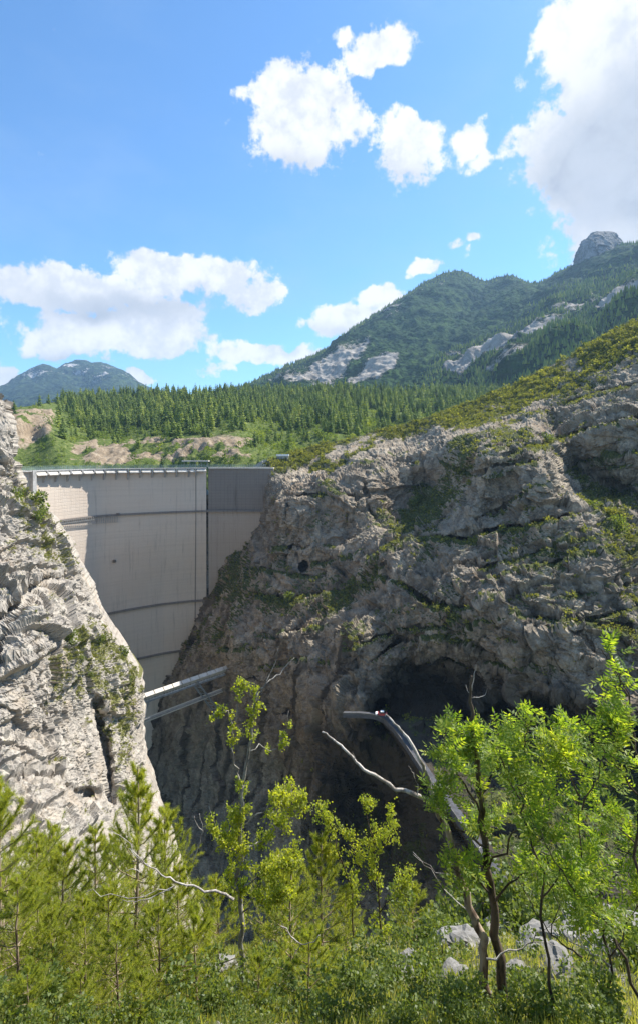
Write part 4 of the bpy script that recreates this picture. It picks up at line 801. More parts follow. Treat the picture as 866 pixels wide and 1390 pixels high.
def joined(name, variants, pts, scl, rot, vid, mats, kind='stuff'):
    Vs = []; Fs = []; Ms = []; Ts = []; off = 0; tv = np.clip(np.random.default_rng(5).random(len(pts)) ** 1.3 * .75 + .25 * (.5 + 1.6 * fbm(pts, 70, 2, off=8)), .001, 1)
    for k, (V, Fc, mi) in enumerate(variants):
        m = np.where(vid == k)[0]
        if not len(m): continue
        c, s_ = np.cos(rot[m]), np.sin(rot[m]); X = V[None, :, 0] * c[:, None] - V[None, :, 1] * s_[:, None]; Y = V[None, :, 0] * s_[:, None] + V[None, :, 1] * c[:, None]
        W_ = np.stack([X * scl[m][:, None], Y * scl[m][:, None], V[None, :, 2] * scl[m][:, None]], -1) + pts[m][:, None]; n = len(V)
        Vs.append(W_.reshape(-1, 3)); Ts.append(np.repeat(tv[m], n)); Fs.append((Fc[None] + (np.arange(len(m)) * n)[:, None, None]).reshape(-1, 3) + off); Ms.append(np.tile(mi, len(m))); off += n * len(m)
    o = mesh_np(name, np.concatenate(Vs), np.concatenate(Fs), mats, matidx=np.concatenate(Ms), smooth=False, attrs={'tint': np.concatenate(Ts)}); tag(o, kind=kind); return o

# ---- forest on the hill: the 300 nearest trees are things, the rest one mass
rg = np.random.default_rng(5)
Pn, hpx, hpy, earth = HL
CONS = [conifer_mesh(1.0, (.23 + .04 * (k % 3)), 40 + k, 8 + k % 3) for k in range(6)]; BRO = [clump_mesh(1.0, .42, 80, .17, 60 + k) for k in range(3)]
ALLV = CONS + BRO
wf = np.clip(1.1 - 1.6 * earth, 0.0, 1) * (hpx > -60) * (hpx < 790) * (.25 + .75 * sst(hpy, 622, 596)) * np.where(hpx > 420, (hpy < 600), 1)
wf = wf * np.where((hpx < 95) & (hpy > 548), .10 + 0 * hpx, 1) * sst(fbm(Pn, 60, 3, off=9), -.5, -.1)
pts, ii, jj = scatter_pts(Pn, wf, 4600, rg); ppx = CX + F * pts[:, 0] / pts[:, 1]; ppy = CY - F * pts[:, 2] / pts[:, 1]
lowz = sst(ppy, 575, 610); isb = rg.random(len(pts)) < np.clip(.16 + .55 * lowz + .5 * (fbm(pts, 50, 2, off=3) > .14) * (ppx > 250), 0, .9)
vid = np.where(isb, 6 + rg.integers(0, 3, len(pts)), rg.integers(0, 6, len(pts))); scl = np.where(isb, rg.uniform(5, 10, len(pts)), rg.uniform(11, 24, len(pts)) * (1 - .4 * lowz)) ; rot = rg.uniform(0, 6.28, len(pts))
pts[:, 2] -= .3
app = scl / pts[:, 1] * ((ppx > 0) & (ppx < 690) & (ppy < 628)); near = np.argsort(-app)[:300]; rest = np.setdiff1d(np.arange(len(pts)), near)
PM = []
for k, (V, Fc, mi) in enumerate(ALLV):
    o = mesh_np('conifer' if k < 6 else 'bushy_tree', V, Fc, [M['bark_dark'], M['conifer'] if k < 6 else M['broad']], matidx=mi, smooth=False); PM.append(o.data); bpy.data.objects.remove(o)
for q in near:
    k = int(vid[q]); o = bpy.data.objects.new('conifer' if k < 6 else 'bushy_tree', PM[k]); COL.objects.link(o); o.location = pts[q]; o.scale = (scl[q],) * 3; o.rotation_euler = (0, 0, rot[q])
    x = ppx[q]; zone = 'above the left end of the dam crest' if x < 130 else 'above the bare earth bank behind the dam' if x < 250 else 'above the right end of the dam crest' if x < 380 else 'behind the top of the right cliff'
    zone = ('above the dam abutment' if x < 90 else 'above the left third of the dam' if x < 160 else 'above the dam middle' if x < 250 else 'above the right third of the dam' if x < 340 else 'behind the white cabin' if x < 440 else 'behind the right cliff' if x < 540 else 'below the big mountain')
    row = 'low on the hill' if ppy[q] > 585 else 'in mid forest' if ppy[q] > 562 else 'near the skyline'
    sz = 'very tall' if scl[q] > 20 else 'tall' if scl[q] > 16 else 'medium sized' if scl[q] > 12 else 'small'
    if k < 6: tag(o, f'{sz} green conifer {row} {zone}', 'conifer', 'forest conifers ' + zone)
    else: tag(o, f'rounded light green {"large" if scl[q] > 8 else "little"} tree {row} {zone}', 'tree', 'bushy trees ' + zone)
joined('conifer_forest', ALLV, pts[rest], scl[rest], rot[rest], vid[rest], [M['bark_dark'], M['conifer']])
# low light-green growth among the forest foot
pts, ii, jj = scatter_pts(Pn, np.clip(.9 - 1.3 * earth, .03, 1) * (hpx < 800) * (hpx > -80) * sst(hpy, 545, 575), 5200, rg); n = len(pts)
joined('hill_undergrowth', BRO, pts, rg.uniform(1.2, 4.2, n), rg.uniform(0, 6, n), rg.integers(0, 3, n), [M['bark_dark'], M['broad']])

# ---- scrub on the right wall and the hillside above it
RP, RN, rpx, rpy, rveg, rsoft, rgul = RW
SCV = [clump_mesh(1.0, .7, 26, .42, 160 + k, 0.0) for k in range(5)] + [conifer_mesh(1.6, .42, 90 + k, 6, .05) for k in range(2)]
ww = np.clip(rveg - .38, 0, .6) * (rpy < 1150) * (rpy > 400) * (rpx > 200) * (rpx < 1000) * np.clip(RN[..., 2] + .35, 0.02, 1) * (1 + 2.0 * rsoft)
pts, ii, jj = scatter_pts(RP, ww, 11500, rg); n = len(pts); sf = rsoft[ii, jj]; vid = rg.integers(0, 5, n); vid = np.where((sf > .5) & (rg.random(n) < .22), 5 + rg.integers(0, 2, n), vid)
joined('cliff_scrub', SCV, pts, rg.uniform(.5, 1.5, n) * (1 + .5 * sf) * np.where(rg.random(n) < .08, 1.8, 1), rg.uniform(0, 6, n), vid, [M['bark_dark'], M['scrub']])
# ---- scrub on the left spur
LP, LN, lpx, lpy, lveg = LW
ww = np.clip(lveg - .45, 0, .5) * (lpy < 1160) * (lpx > -20)
pts, ii, jj = scatter_pts(LP, ww, 2600, rg); n = len(pts)
joined('spur_scrub', SCV[:5], pts, rg.uniform(.25, .75, n), rg.uniform(0, 6, n), rg.integers(0, 5, n), [M['bark_dark'], M['scrub']])
def on_sheet(SH, x, y):
    k = np.argmin((SH[2] - x) ** 2 + (SH[3] - y) ** 2); return Vector(SH[0].reshape(-1, 3)[k])
shm = []
for k in range(3):
    V, Fc, mi = clump_mesh(1.0, .55, 420, .13, 200 + k, .1); o = mesh_np('shrub', V, Fc, [M['bark_dark'], M['shrubleaf']], matidx=mi, smooth=False); shm.append(o.data); bpy.data.objects.remove(o)
def cliff_shrub(SH, x, y, s, k, label, grp='shrubs growing on the rock'):
    o = bpy.data.objects.new('shrub', shm[k]); COL.objects.link(o); o.location = on_sheet(SH, x, y); o.scale = (s, s * .8, s); o.rotation_euler = (0, 0, x); tag(o, label, 'shrub', grp)
for x, y, s, k, lb in [(40, 700, 7.5, 0, 'big green shrub on the top ledge of the left spur against the dam'), (33, 718, 5, 1, 'shrub growing just below the big shrub on the left spur'), (12, 690, 4.5, 2, 'round green shrub at the upper left edge of the pale spur'),
                       (97, 872, 4.6, 0, 'loose grey green shrub in the middle of the pale spur'), (132, 878, 4.4, 1, 'shrub on the shoulder of the pale spur beside the dam'), (162, 898, 4.2, 2, 'shrub hanging over the edge of the pale spur near the dam foot'), (112, 898, 2.6, 1, 'small bright green shrub under the loose shrub on the spur'), (127, 920, 2.2, 0, 'smallest dark shrub on the pale spur above the long crack'), (65, 720, 2.6, 0, 'small shrub on the white rock rim next to the dam gallery'), (172, 930, 3.2, 2, 'grey green shrub on the rounded edge left of the footbridge')]:
    cliff_shrub(LW, x, y, s, k, lb)
for x, y, s, k, lb in [(800, 694, 6, 0, 'dark green bush at the foot of the sunlit ridge on the right wall'), (745, 604, 6, 1, 'bush growing in the notch above the right buttress'), (835, 725, 7, 2, 'low wide bush on the right edge of the lower ledge'), (566, 690, 7, 1, 'bright bush inside the green gully between the buttresses'), (520, 748, 6, 2, 'bush at the lower end of the green gully'), (392, 816, 6.5, 0, 'dark bush on the shaded ledge below the small cave'), (480, 792, 5, 2, 'bush on the ledge in the middle of the rock wall')]:
    cliff_shrub(RW, x, y, s, k, lb)

# ---- trees on the big mountain's lower right slope and along its ridge
TP, tpx, tpy, trock = TM
LOWC = [(np.array([(0, 0, 1.0)] + [(.24 * math.cos(a), .24 * math.sin(a), .05) for a in np.linspace(0, 6.283, 7)[:-1]]), np.array([(0, 1 + k, 1 + (k + 1) % 6) for k in range(6)]), np.ones(6, int))]
ww = np.clip(1 - 2.8 * trock, 0, 1) * sst(tpx, 560, 640) * sst(tpy - lerp_line(tpx, [(560, 520), (640, 480), (760, 415), (866, 370), (1000, 330)]), -10, 20) * (tpx < 1000) * sst(fbm(TP, 90, 3, off=4), -.3, .1)
ww = ww + .5 * (tpx < 1000) * np.exp(-((tpy - lerp_line(tpx, SKY_T)) / 7.0) ** 2) * (trock < .4)
pts, ii, jj = scatter_pts(TP, ww, 9000, rg); n = len(pts)
joined('mountain_forest', LOWC, pts, rg.uniform(9, 22, n), rg.uniform(0, 6, n), np.zeros(n, int), [M['bark_dark'], M['conifer']])

# ------------------------------------------------------------------ foreground slope
def gz(x, y):
    """height of the foreground slope"""
    x = np.asarray(x, float); y = np.asarray(y, float); p = np.stack([x, y, x * 0], -1)
    z = -(1.75 + .855 * np.maximum(y, 0) + .1 * np.minimum(y, 0)) - .03 * np.maximum(y - 24, 0) ** 1.6 + 1.0 * fbm(p, 9, 3, off=2) * sst(y, 3, 12) + .25 * fbm(p, 2, 4, off=5)
    return z + .035 * np.maximum(x - 2, 0) * sst(y, 5, 15) * 2.2
def ground_mat():
    m, t = new_mat('stony_ground'); p = t.n('ShaderNodeTexCoord').outputs['Object']; f = t.noise(p, 1.3, 8, 0.7); g = t.noise(p, 12.0, 8, 0.7)
    c = t.ramp(g, [(0.3, (0.06, 0.07, 0.025)), (0.5, (0.12, 0.125, 0.05)), (0.7, (0.24, 0.21, 0.12))])
    r = t.ramp(g, [(0.3, (0.13, 0.12, 0.10)), (0.6, (0.31, 0.29, 0.255))]); v = t.n('ShaderNodeTexVoronoi'); t.put(v.inputs['Vector'], p); v.inputs['Scale'].default_value = 4.0
    c = t.mix(t.step(f, 0.50, 0.62), c, r); finish(t, c, 0.95, t.m('ADD', g, v.outputs[0]), 0.12, 1.0, spec=0.1); return m
xs = np.linspace(-70, 70, 420); ys_ = np.concatenate([np.linspace(-25, 2, 30)[:-1], np.linspace(2, 60, 330)]); GX, GY = np.meshgrid(xs, ys_, indexing='ij'); GP = np.stack([GX, GY, gz(GX, GY)], -1)
GP[..., 2] += .12 * fbm(GP, .6, 3, ridge=True)
tag(mesh_np('foreground_slope', GP.reshape(-1, 3), grid_faces(len(xs), len(ys_)), ground_mat()), kind='structure')
def G(px, d, sink=0.0):
    x = (px - CX) / F * d; return Vector((x, d, float(gz(x, d)) - sink))
# grass
def grass():
    rg = np.random.default_rng(77); n = 60000; y = 5.5 + 34 * rg.random(n) ** 1.6; x = (rg.random(n) * 1.5 - .75) * y; p3 = np.stack([x, y, x * 0], -1); keep = fbm(p3, 2.2, 3, off=6) > -.22; x = x[keep]; y = y[keep]; n = len(x)
    C = np.stack([x, y, gz(x, y) + .02], -1); A = rg.normal(size=(n, 3)) * .38; A[:, 2] = 1; A /= np.linalg.norm(A, axis=1)[:, None]; B = np.cross(A, rg.normal(size=(n, 3))); B /= np.linalg.norm(B, axis=1)[:, None]
    V, Fq = leaves_np(C, A, B, rg.uniform(.12, .42, n) * (.7 + y * .02), rg.uniform(.012, .03, n) * (.7 + y * .04)); tag(mesh_np('grass', V, Fq, M['grass'], smooth=False), kind='stuff')
    n = 60000; y = 5.2 + 36 * rg.random(n) ** 1.5; x = (rg.random(n) * 1.5 - .75) * y; p3 = np.stack([x, y, x * 0], -1); q = fbm(p3, 1.6, 3, off=16); keep = q > .02; x = x[keep]; y = y[keep]; q = q[keep]; n = len(x)
    C = np.stack([x, y, gz(x, y) + rg.random(n) * (.1 + 1.6 * np.clip(q, 0, .4))], -1); A, B = frames(n, rg); V, Fq = leaves_np(C, A, B, rg.uniform(.03, .075, n) * (.6 + y * .035), rg.uniform(.02, .045, n) * (.6 + y * .035)); tag(mesh_np('low_herbs', V, Fq, M['shrubleaf'], smooth=False), kind='stuff')
grass()
# boulders
bmesh_ = []
for k in range(4):
    n1, n2 = 22, 16; th_, ph_ = np.meshgrid(np.linspace(0, 2 * np.pi, n1), np.linspace(0, np.pi, n2), indexing='ij'); q = np.stack([np.cos(th_) * np.sin(ph_), np.sin(th_) * np.sin(ph_), np.cos(ph_)], -1)
    f_, e, idv = cells(q + k * 7.7, .8); r = .5 * (1 + .45 * f_ + .3 * (idv - .5) + .25 * fbm(q + k * 3, .7, 4)); q = q * r[..., None] * [1.2, .9, .75]
    o = mesh_np('boulder', q.reshape(-1, 3), grid_faces(n1, n2), M['boulder'], smooth=False, attrs={'veg': np.zeros(n1 * n2) + .12, 'stain_shade': np.zeros(n1 * n2)}); bmesh_.append(o.data); bpy.data.objects.remove(o)
BL = [(628, 17, 1.3, 'wide pale boulder left of the peeling trunk'), (650, 19, 1.1, 'pale boulder showing between the two dark trunks'), (590, 22, 1.2, 'boulder at the far edge of the slope left of the dead tree'), (548, 14, .55, 'small white stone at the foot of the young birch'), (560, 15, .8, 'low flat stone right of the young birch stems'), (520, 12, .4, 'little white stone in the grass below the birch'),
      (722, 15, 1.0, 'blocky white boulder under the leaning branches'), (742, 19, 1.5, 'large pale boulder behind the ash saplings'), (775, 20, 1.6, 'white boulder half hidden behind ash leaves'), (812, 22, 2.2, 'big pale rock at the right rim of the slope'), (850, 23, 2.6, 'largest pale rock on the right edge of the slope'), (790, 15, .9, 'boulder beneath the bleached fallen branch'),
      (700, 12, .6, 'stone beside the foot of the dark mossy trunk'), (760, 12, .7, 'stone under the crossing bare twigs'), (830, 13, .9, 'boulder in the lower right corner under ash leaves'), (300, 17, .9, 'pale boulder left of the aspen trunk'), (285, 15, .8, 'whitish stone among pines left of the aspen'), (318, 13, .5, 'small stone at the foot of the aspen'),
      (130, 24, 1.6, 'pale rock showing between the pines on the left'), (150, 20, 1.2, 'rock below the bare forked twig among the pines'), (680, 24, 1.6, 'pale rock at the slope rim right of the mossy trunk'), (560, 24, 1.0, 'rock at the far rim behind the young birch'), (610, 13, .7, 'grey white stone in the herbs left of the peeling trunk'), (585, 12, .45, 'small rounded stone in the grass near the picture bottom'), (470, 12, .5, 'small white stone right of the aspen among herbs')]
for k, (x, d, s, lb) in enumerate(BL):
    o = bpy.data.objects.new('boulder', bmesh_[k % 4]); COL.objects.link(o); o.location = G(x, d, -s * .12); o.scale = (s, s * .9, s * .8); o.rotation_euler = (.3 * (k % 3 - 1), .2, k * 1.3); tag(o, lb, 'boulder', 'pale boulders on the foreground slope')
# loose stones: too many to count
rg = np.random.default_rng(9); n = 900; y = 7 + 24 * rg.random(n); x = (rg.random(n) * 1.1 - .25) * y * .9; kp = fbm(np.stack([x, y, x * 0], -1), 4, 2, off=3) > -.05; x, y = x[kp], y[kp]; n = len(x)
sv = []
for k in range(3):
    q = np.array([(0, 0, .5), (.5, .1, 0), (.1, .5, .05), (-.5, 0, -.05), (0, -.45, .1), (0, 0, -.4)]) * np.random.default_rng(k).uniform(.7, 1.3, (6, 3)); sv.append((q, np.array([(0, 1, 2), (0, 2, 3), (0, 3, 4), (0, 4, 1), (5, 2, 1), (5, 3, 2), (5, 4, 3), (5, 1, 4)]), np.zeros(8, int)))
joined('scree_stones', sv, np.stack([x, y, gz(x, y) + .03], -1), rg.uniform(.08, .38, n), rg.uniform(0, 6, n), rg.integers(0, 3, n), [M['boulder']])

# ------------------------------------------------------------------ pines of the foreground
def pine_parts(h, seed, spread=.34, dens=1.0):
    rg = np.random.default_rng(seed); w = MB(); pts = []; x = y = 0.0; nseg = 8
    for k in range(nseg + 1): pts.append((x, y, h * k / nseg)); x += rg.normal() * .02 * h / 4; y += rg.normal() * .02 * h / 4
    w.tube(pts, [.012 * h * (1 - .85 * k / nseg) + .006 for k in range(nseg + 1)], 6); TC = []; TA = []; TL = []
    nwh = int(h / .34); tp = np.array(pts)
    def ctr(z): return np.array([np.interp(z, tp[:, 2], tp[:, 0]), np.interp(z, tp[:, 2], tp[:, 1]), z])
    for k in range(nwh):
        f = (k + .6) / nwh; z = h * (.10 + .88 * f); nb = rg.integers(4, 7) if f < .95 else 3; L = h * spread * (1 - f) ** .75 * (.6 if f < .12 else 1) + .12
        for j in range(nb):
            a = 6.283 * j / nb + rg.uniform(0, 1.2) + k; Lb = L * rg.uniform(.7, 1.15); p = ctr(z); bp = [p]; el = .15 + .5 * f; steps = 5
            for q in range(steps): e2 = el + .55 * (q / steps); bp.append(bp[-1] + np.array([math.cos(a) * math.cos(e2), math.sin(a) * math.cos(e2), math.sin(e2)]) * Lb / steps + rg.normal(size=3) * .012)
            w.tube([tuple(v) for v in bp], [.010 * (1 - .7 * q / steps) * (.5 + L) for q in range(steps + 1)], 4, cap=False)
            for q in range(1, steps + 1):
                dirn = bp[q] - bp[q - 1]; dirn /= np.linalg.norm(dirn)
                TC.append(bp[q]); TA.append(dirn); TL.append(1.0)
                for sd in range(2 if q > 1 else 0):
                    sl_ = Lb * rg.uniform(.14, .34); d2 = dirn + rg.normal(size=3) * .55 + np.array([0, 0, .25]); d2 /= np.linalg.norm(d2); e_ = bp[q] + d2 * sl_
                    w.tube([tuple(bp[q]), tuple(e_)], [.005, .003], 3, cap=False); TC += [e_, (e_ + bp[q]) / 2]; TA += [d2, d2]; TL += [1.0, .8]
    for q in range(3): TC.append(np.array(pts[-1]) - np.array([0, 0, .09 * q])); TA.append(np.array([0, 0, 1.0])); TL.append(1.1)
    TC = np.array(TC); TA = np.array(TA); TL = np.array(TL); m = int(46 * dens); n = len(TC)
    C = np.repeat(TC, m, 0) - np.repeat(TA, m, 0) * rg.uniform(0, .11, (n * m, 1)); A = np.repeat(TA, m, 0) * rg.uniform(.35, 1.2, (n * m, 1)) + rg.normal(size=(n * m, 3)) * .52; A /= np.linalg.norm(A, axis=1)[:, None]
    B = np.cross(A, rg.normal(size=(n * m, 3))); B /= np.linalg.norm(B, axis=1)[:, None]; L = rg.uniform(.07, .115, n * m) * np.repeat(TL, m); wd = .0052
    V = np.stack([C + B * wd * .5, C - B * wd * .5, C + A * L[:, None]], 1).reshape(-1, 3); return w, V, np.arange(3 * n * m).reshape(-1, 3)
PV = []
for k, (h, sp) in enumerate([(4.2, .30), (3.6, .36), (3.0, .40), (2.2, .46)]):
    w, V, Fc = pine_parts(h, 300 + k, sp); r = empty('pine_tree', (0, 0, 0)); a = w.build('trunk', M['bark_red'], r, smooth=True); b_ = mesh_np('needle_crown', V, Fc, M['needle'], r, smooth=False); PV.append((h, a.data, b_.data))
    for o in (a, b_, r): bpy.data.objects.remove(o)
PINES = [(-6, 12, 1085, 1, 'pine cut by the left picture edge behind the tallest one'), (66, 18, 1120, 0, 'back row pine in the left group before the grey rock'), (155, 19, 1135, 1, 'back row pine directly left of the tall slender pine'), (55, 9.5, 1190, 1, 'full pine in the middle of the left group'), (142, 10, 1200, 1, 'full pine just left of the slender pine foot'), (245, 12, 1180, 1, 'wide pine above the bare fallen branch'), (5, 10, 1058, 1, 'dense pine at the left edge reaching highest of the left group'), (46, 14, 1132, 0, 'pine second from the left edge in front of the pale spur'), (88, 12, 1150, 1, 'bushy pine in the left group below the dark rock crack'), (132, 17, 1118, 0, 'slender pine in front of the lower part of the pale spur'),
         (183, 12.5, 1042, 0, 'tall slender pine with open crown rising alone over the pale spur'), (226, 15, 1095, 0, 'pine right of the tall slender one against the dark gorge'), (298, 14, 1190, 1, 'pine just left of the aspen trunk'), (25, 8.2, 1190, 2, 'low pine filling the left bottom edge'),
         (70, 8.6, 1232, 2, 'low bushy pine near the bottom left corner'), (118, 8.8, 1215, 1, 'broad pine in the bottom left group with reddish twigs'), (160, 8.0, 1250, 2, 'low pine at the foot of the tall slender pine'), (215, 8.8, 1225, 2, 'pine beneath the bare fallen branch'), (268, 9.0, 1240, 3, 'short pine between the bare branch and the aspen trunk'),
         (372, 15, 1160, 1, 'pine right behind the aspen foliage'), (398, 11, 1180, 1, 'pine immediately right of the aspen with brown twigs'), (437, 14, 1128, 0, 'pine with dark trunk in the middle between aspen and birch'), (418, 8.6, 1262, 3, 'short pine at the bottom between aspen and birch'), (350, 8.0, 1300, 3, 'young pine at the bottom right of the aspen foot'),
         (40, 7.0, 1310, 3, 'young pine in the very bottom left corner'), (110, 7.2, 1318, 3, 'young pine at the bottom edge under the broad pine'), (190, 7.2, 1325, 3, 'young pine at the bottom edge under the tall pine'), (470, 16, 1215, 1, 'dark pine hidden behind the young birch'), (560, 20, 1200, 2, 'small rounded pine at the rim right of the birch'), ]
for k, (x, d, ty, v, lb) in enumerate(PINES):
    g = G(x, d, .05); top = (CY - ty) / F * d; h = top - g.z; hv, da, db = PV[v]; s = h / hv
    r = empty('pine_tree', tuple(g), lb, 'pine tree', 'pines on the foreground slope'); r.rotation_euler = (0, 0, k * 2.1); r.scale = (s * (1.0 if s < 1.25 else .85),) * 2 + (s,)
    for nm, dt in (('trunk', da), ('needle_crown', db)): o = bpy.data.objects.new(nm, dt); COL.objects.link(o); o.parent = r
# shrubs at the foot of the slope
SH = [(30, 6.6, .55, 'dark leafy shrub at the very bottom left'), (100, 6.7, .6, 'leafy shrub at the bottom edge under the left pines'), (235, 6.7, .6, 'leafy shrub at the bottom edge left of the aspen'), (330, 6.8, .5, 'low shrub at the bottom edge below the aspen trunk'), (545, 6.8, .6, 'leafy shrub at the bottom edge right of centre'), (660, 6.7, .5, 'low shrub at the bottom edge beneath both trunks'), (800, 6.6, .7, 'leafy shrub at the bottom edge near the right corner'), (480, 9.5, .9, 'round shrub in front of the leaning birch sapling'), (570, 10, .9, 'round shrub left of the dead tree foot'), (655, 25, 3.2, 'tall leafy bush behind the peeling trunk hiding the road'), (690, 26, 3.6, 'tall leafy bush right behind the mossy trunk'), (725, 24, 3.0, 'tall bush right of the mossy trunk before the road'), (622, 24, 2.6, 'bush at the rim between dead tree and road'), (60, 7.5, .9, 'leafy bush among the bottom left pines'), (200, 7.2, .8, 'leafy bush at the bottom under the slender pine'), (400, 8, .9, 'bush at the bottom right of the aspen'), (620, 7.3, .7, 'bush at the bottom edge before the peeling trunk'), (750, 7.4, .8, 'bush at the bottom edge right of the mossy trunk'), (10, 7, .8, 'leafy shrub in the bottom left corner'), (150, 11, 1.0, 'green shrub between the left pines'), (250, 12, 1.1, 'shrub right under the bare fallen branch'), (335, 9, .9, 'green shrub around the aspen foot'), (375, 12, 1.2, 'shrub behind the aspen trunk on its right'), (450, 10, .9, 'yellow green shrub between the aspen and birch'), (485, 13, 1.3, 'shrub under the young birch on its left'), (530, 11, 1.0, 'shrub under the young birch on its right'), (575, 18, 1.7, 'bright shrub at the slope rim left of the dead tree'), (600, 15, 1.2, 'green shrub behind the dead tree trunk'), (640, 9, .7, 'low shrub at the foot of the peeling trunk'), (710, 10, .9, 'green shrub right of the mossy trunk'), (760, 9, .9, 'shrub under the crossing twigs at lower right'), (820, 8, .9, 'leafy shrub in the bottom right corner'), (860, 12, 1.5, 'shrub at the right edge below the ash leaves'), (590, 8, .6, 'low herb bush at the bottom edge left of the trunks'), (690, 7.5, .6, 'low herb bush at the bottom edge right of the trunks'), (500, 7.5, .6, 'low herb bush at the bottom centre'), (440, 7.2, .5, 'small bush at the bottom edge left of centre'), (290, 8, .7, 'small bush left of the aspen foot'), (555, 21, 1.6, 'rounded bush behind the young birch at the rim'), (780, 18, 1.6, 'bush among the white boulders on the right'), (735, 22, 1.7, 'bush at the rim behind the white boulders')]
shm2 = []
for k in range(3):
    V, Fc, mi = clump_mesh(1.0, .6, 1500, .065, 230 + k, .05); o = mesh_np('shrub', V, Fc, [M['bark_dark'], M['shrubleaf']], matidx=mi, smooth=False); shm2.append(o.data); bpy.data.objects.remove(o)
for k, (x, d, s, lb) in enumerate(SH):
    o = bpy.data.objects.new('shrub', shm2[k % 3]); COL.objects.link(o); o.location = G(x, d, .05); o.scale = (s * 1.1, s * 1.1, s); o.rotation_euler = (0, 0, k * 1.7); tag(o, lb, 'shrub', 'shrubs on the foreground slope')

# ------------------------------------------------------------------ broad-leaved trees with limbs traced in space
class Tree:
    def __init__(s, seed): s.rg = np.random.default_rng(seed); s.w = MB(); s.tw = []          # tw: twig segments (a, b)
    def limb(s, pts, r0, r1, n=7):
        p = [Vector(P(*q)) if len(q) == 3 and not isinstance(q, Vector) else q for q in pts]; out = []
        for k in range(len(p) - 1):                        # subdivide with a little wander
            for j in range(3): q = p[k].lerp(p[k + 1], j / 3); L = (p[k + 1] - p[k]).length; out.append(q + Vector(s.rg.normal(size=3)) * L * (.055 if j else 0))
        out.append(p[-1]); m = len(out); s.w.tube(out, [r0 + (r1 - r0) * (k / (m - 1)) ** .8 for k in range(m)], n); return out
    def twigs(s, path, n, L, f0=0.2, up=.35, r=.004, depth=1, spread=1.0, bend=.25, f1=1.0):
        for _ in range(n):
            f = f0 + (f1 - f0) * s.rg.random(); x = f * (len(path) - 1); i = min(int(x), len(path) - 2); a = Vector(path[i]).lerp(Vector(path[i + 1]), x - i); base = (Vector(path[i + 1]) - Vector(path[i])).normalized()
            d = Vector(s.rg.normal(size=3)) * spread; d = (d - base * d.dot(base) * .5).normalized(); d = (d + base * .5 + Vector((0, 0, up))).normalized(); l = L * s.rg.uniform(.5, 1.2) * (1.15 - .5 * f); pts = [a]
            for q in range(3): d = (d + Vector(s.rg.normal(size=3)) * bend + Vector((0, 0, .08))).normalized(); pts.append(pts[-1] + d * l / 3)
            s.w.tube(pts, [r, r * .8, r * .6, r * .4], 3, cap=False)
            for q in range(3): s.tw.append((pts[q], pts[q + 1]))
            if depth > 1: s.twigs(pts, 3, L * .55, .2, up, r * .7, depth - 1, spread)
    def simple_leaves(s, per_m, size, spread=.03):
        C = []; A = []
        for a, b in s.tw:
            L = (b - a).length; n = s.rg.poisson(per_m * L)
            for _ in range(n): C.append(a.lerp(b, s.rg.random()) + Vector(s.rg.normal(size=3)) * spread); A.append((b - a).normalized() * .4 + Vector(s.rg.normal(size=3)) + Vector((0, 0, -.35)))
        C = np.array(C); A = np.array(A); A /= np.linalg.norm(A, axis=1)[:, None]; B = np.cross(A, s.rg.normal(size=A.shape)); B /= np.linalg.norm(B, axis=1)[:, None]; n = len(C)
        return leaves_np(C, A, B, size * s.rg.uniform(.65, 1.2, n), size * s.rg.uniform(.6, .95, n), .15)
    def ash_leaves(s, per_m, length=.2, lsz=.07):
        C = []; A = []; B = []; Ls = []
        for a, b in s.tw:
            L = (b - a).length; n = s.rg.poisson(per_m * L) + 0
            for _ in range(n):
                o = a.lerp(b, s.rg.random()); d = ((b - a).normalized() * .6 + Vector(s.rg.normal(size=3)) * .6 + Vector((0, 0, .15))).normalized(); sd = d.cross(Vector((0, 0, 1)) + Vector(s.rg.normal(size=3)) * .35).normalized(); ll = length * s.rg.uniform(.6, 1.15)
                for q in range(4):
                    p = o + d * ll * (.3 + .2 * q) + Vector((0, 0, -.10 * ll * (q / 4) ** 2))
                    for sg in (-1, 1): ax = (d * .55 + sd * sg).normalized() + Vector(s.rg.normal(size=3)) * .12 + Vector((0, 0, -.12)); C.append(p); A.append(ax.normalized()); B.append(d); Ls.append(lsz * s.rg.uniform(.75, 1.15))
                C.append(o + d * ll * .95); A.append(d); B.append(sd); Ls.append(lsz * 1.05)
        C = np.array(C); A = np.array(A); B = np.array(B); B = B - (A * B).sum(1)[:, None] * A; B /= np.linalg.norm(B, axis=1)[:, None]; Ls = np.array(Ls); return leaves_np(C, A, B, Ls, Ls * .36, .1)
    def done(s, root, bark, VF, leafmat, leafname='leaves', woodname='trunk'):
        s.w.build(woodname, bark, root, smooth=True)
        if VF is not None: o = mesh_np(leafname, VF[0] - np.array(root.location), VF[1], leafmat, root, smooth=False)

# aspen
T = Tree(1); D0 = 11.0
def Q(*l, d=D0): return [(x, y, d + (q[0] if q else 0)) for x, y, *q in l]
tr = T.limb(Q((331, 1375), (330, 1302), (327, 1235), (325, 1180), (326, 1150), (327, 1110), (330, 1065)), .060, .036, 9)
m1 = T.limb(Q((330, 1065), (334, 1040), (339, 1010), (343, 975), (346, 955), (350, 940)), .034, .018); d1 = T.limb(Q((350, 940), (362, 928), (375, 917, .2), (388, 905, .3), (400, 893, .4)), .018, .006, 5); d2 = T.limb(Q((345, 962), (352, 942), (362, 925), (374, 900, .2), (378, 880, .2)), .014, .004, 5)
l1 = T.limb(Q((330, 1065), (322, 1050, .1), (317, 1030), (315, 1008), (316, 985), (310, 965), (296, 970, -.2), (283, 972, -.2)), .022, .006); l2 = T.limb(Q((318, 985), (323, 962), (326, 948), (324, 930), (335, 926, .1)), .012, .005)
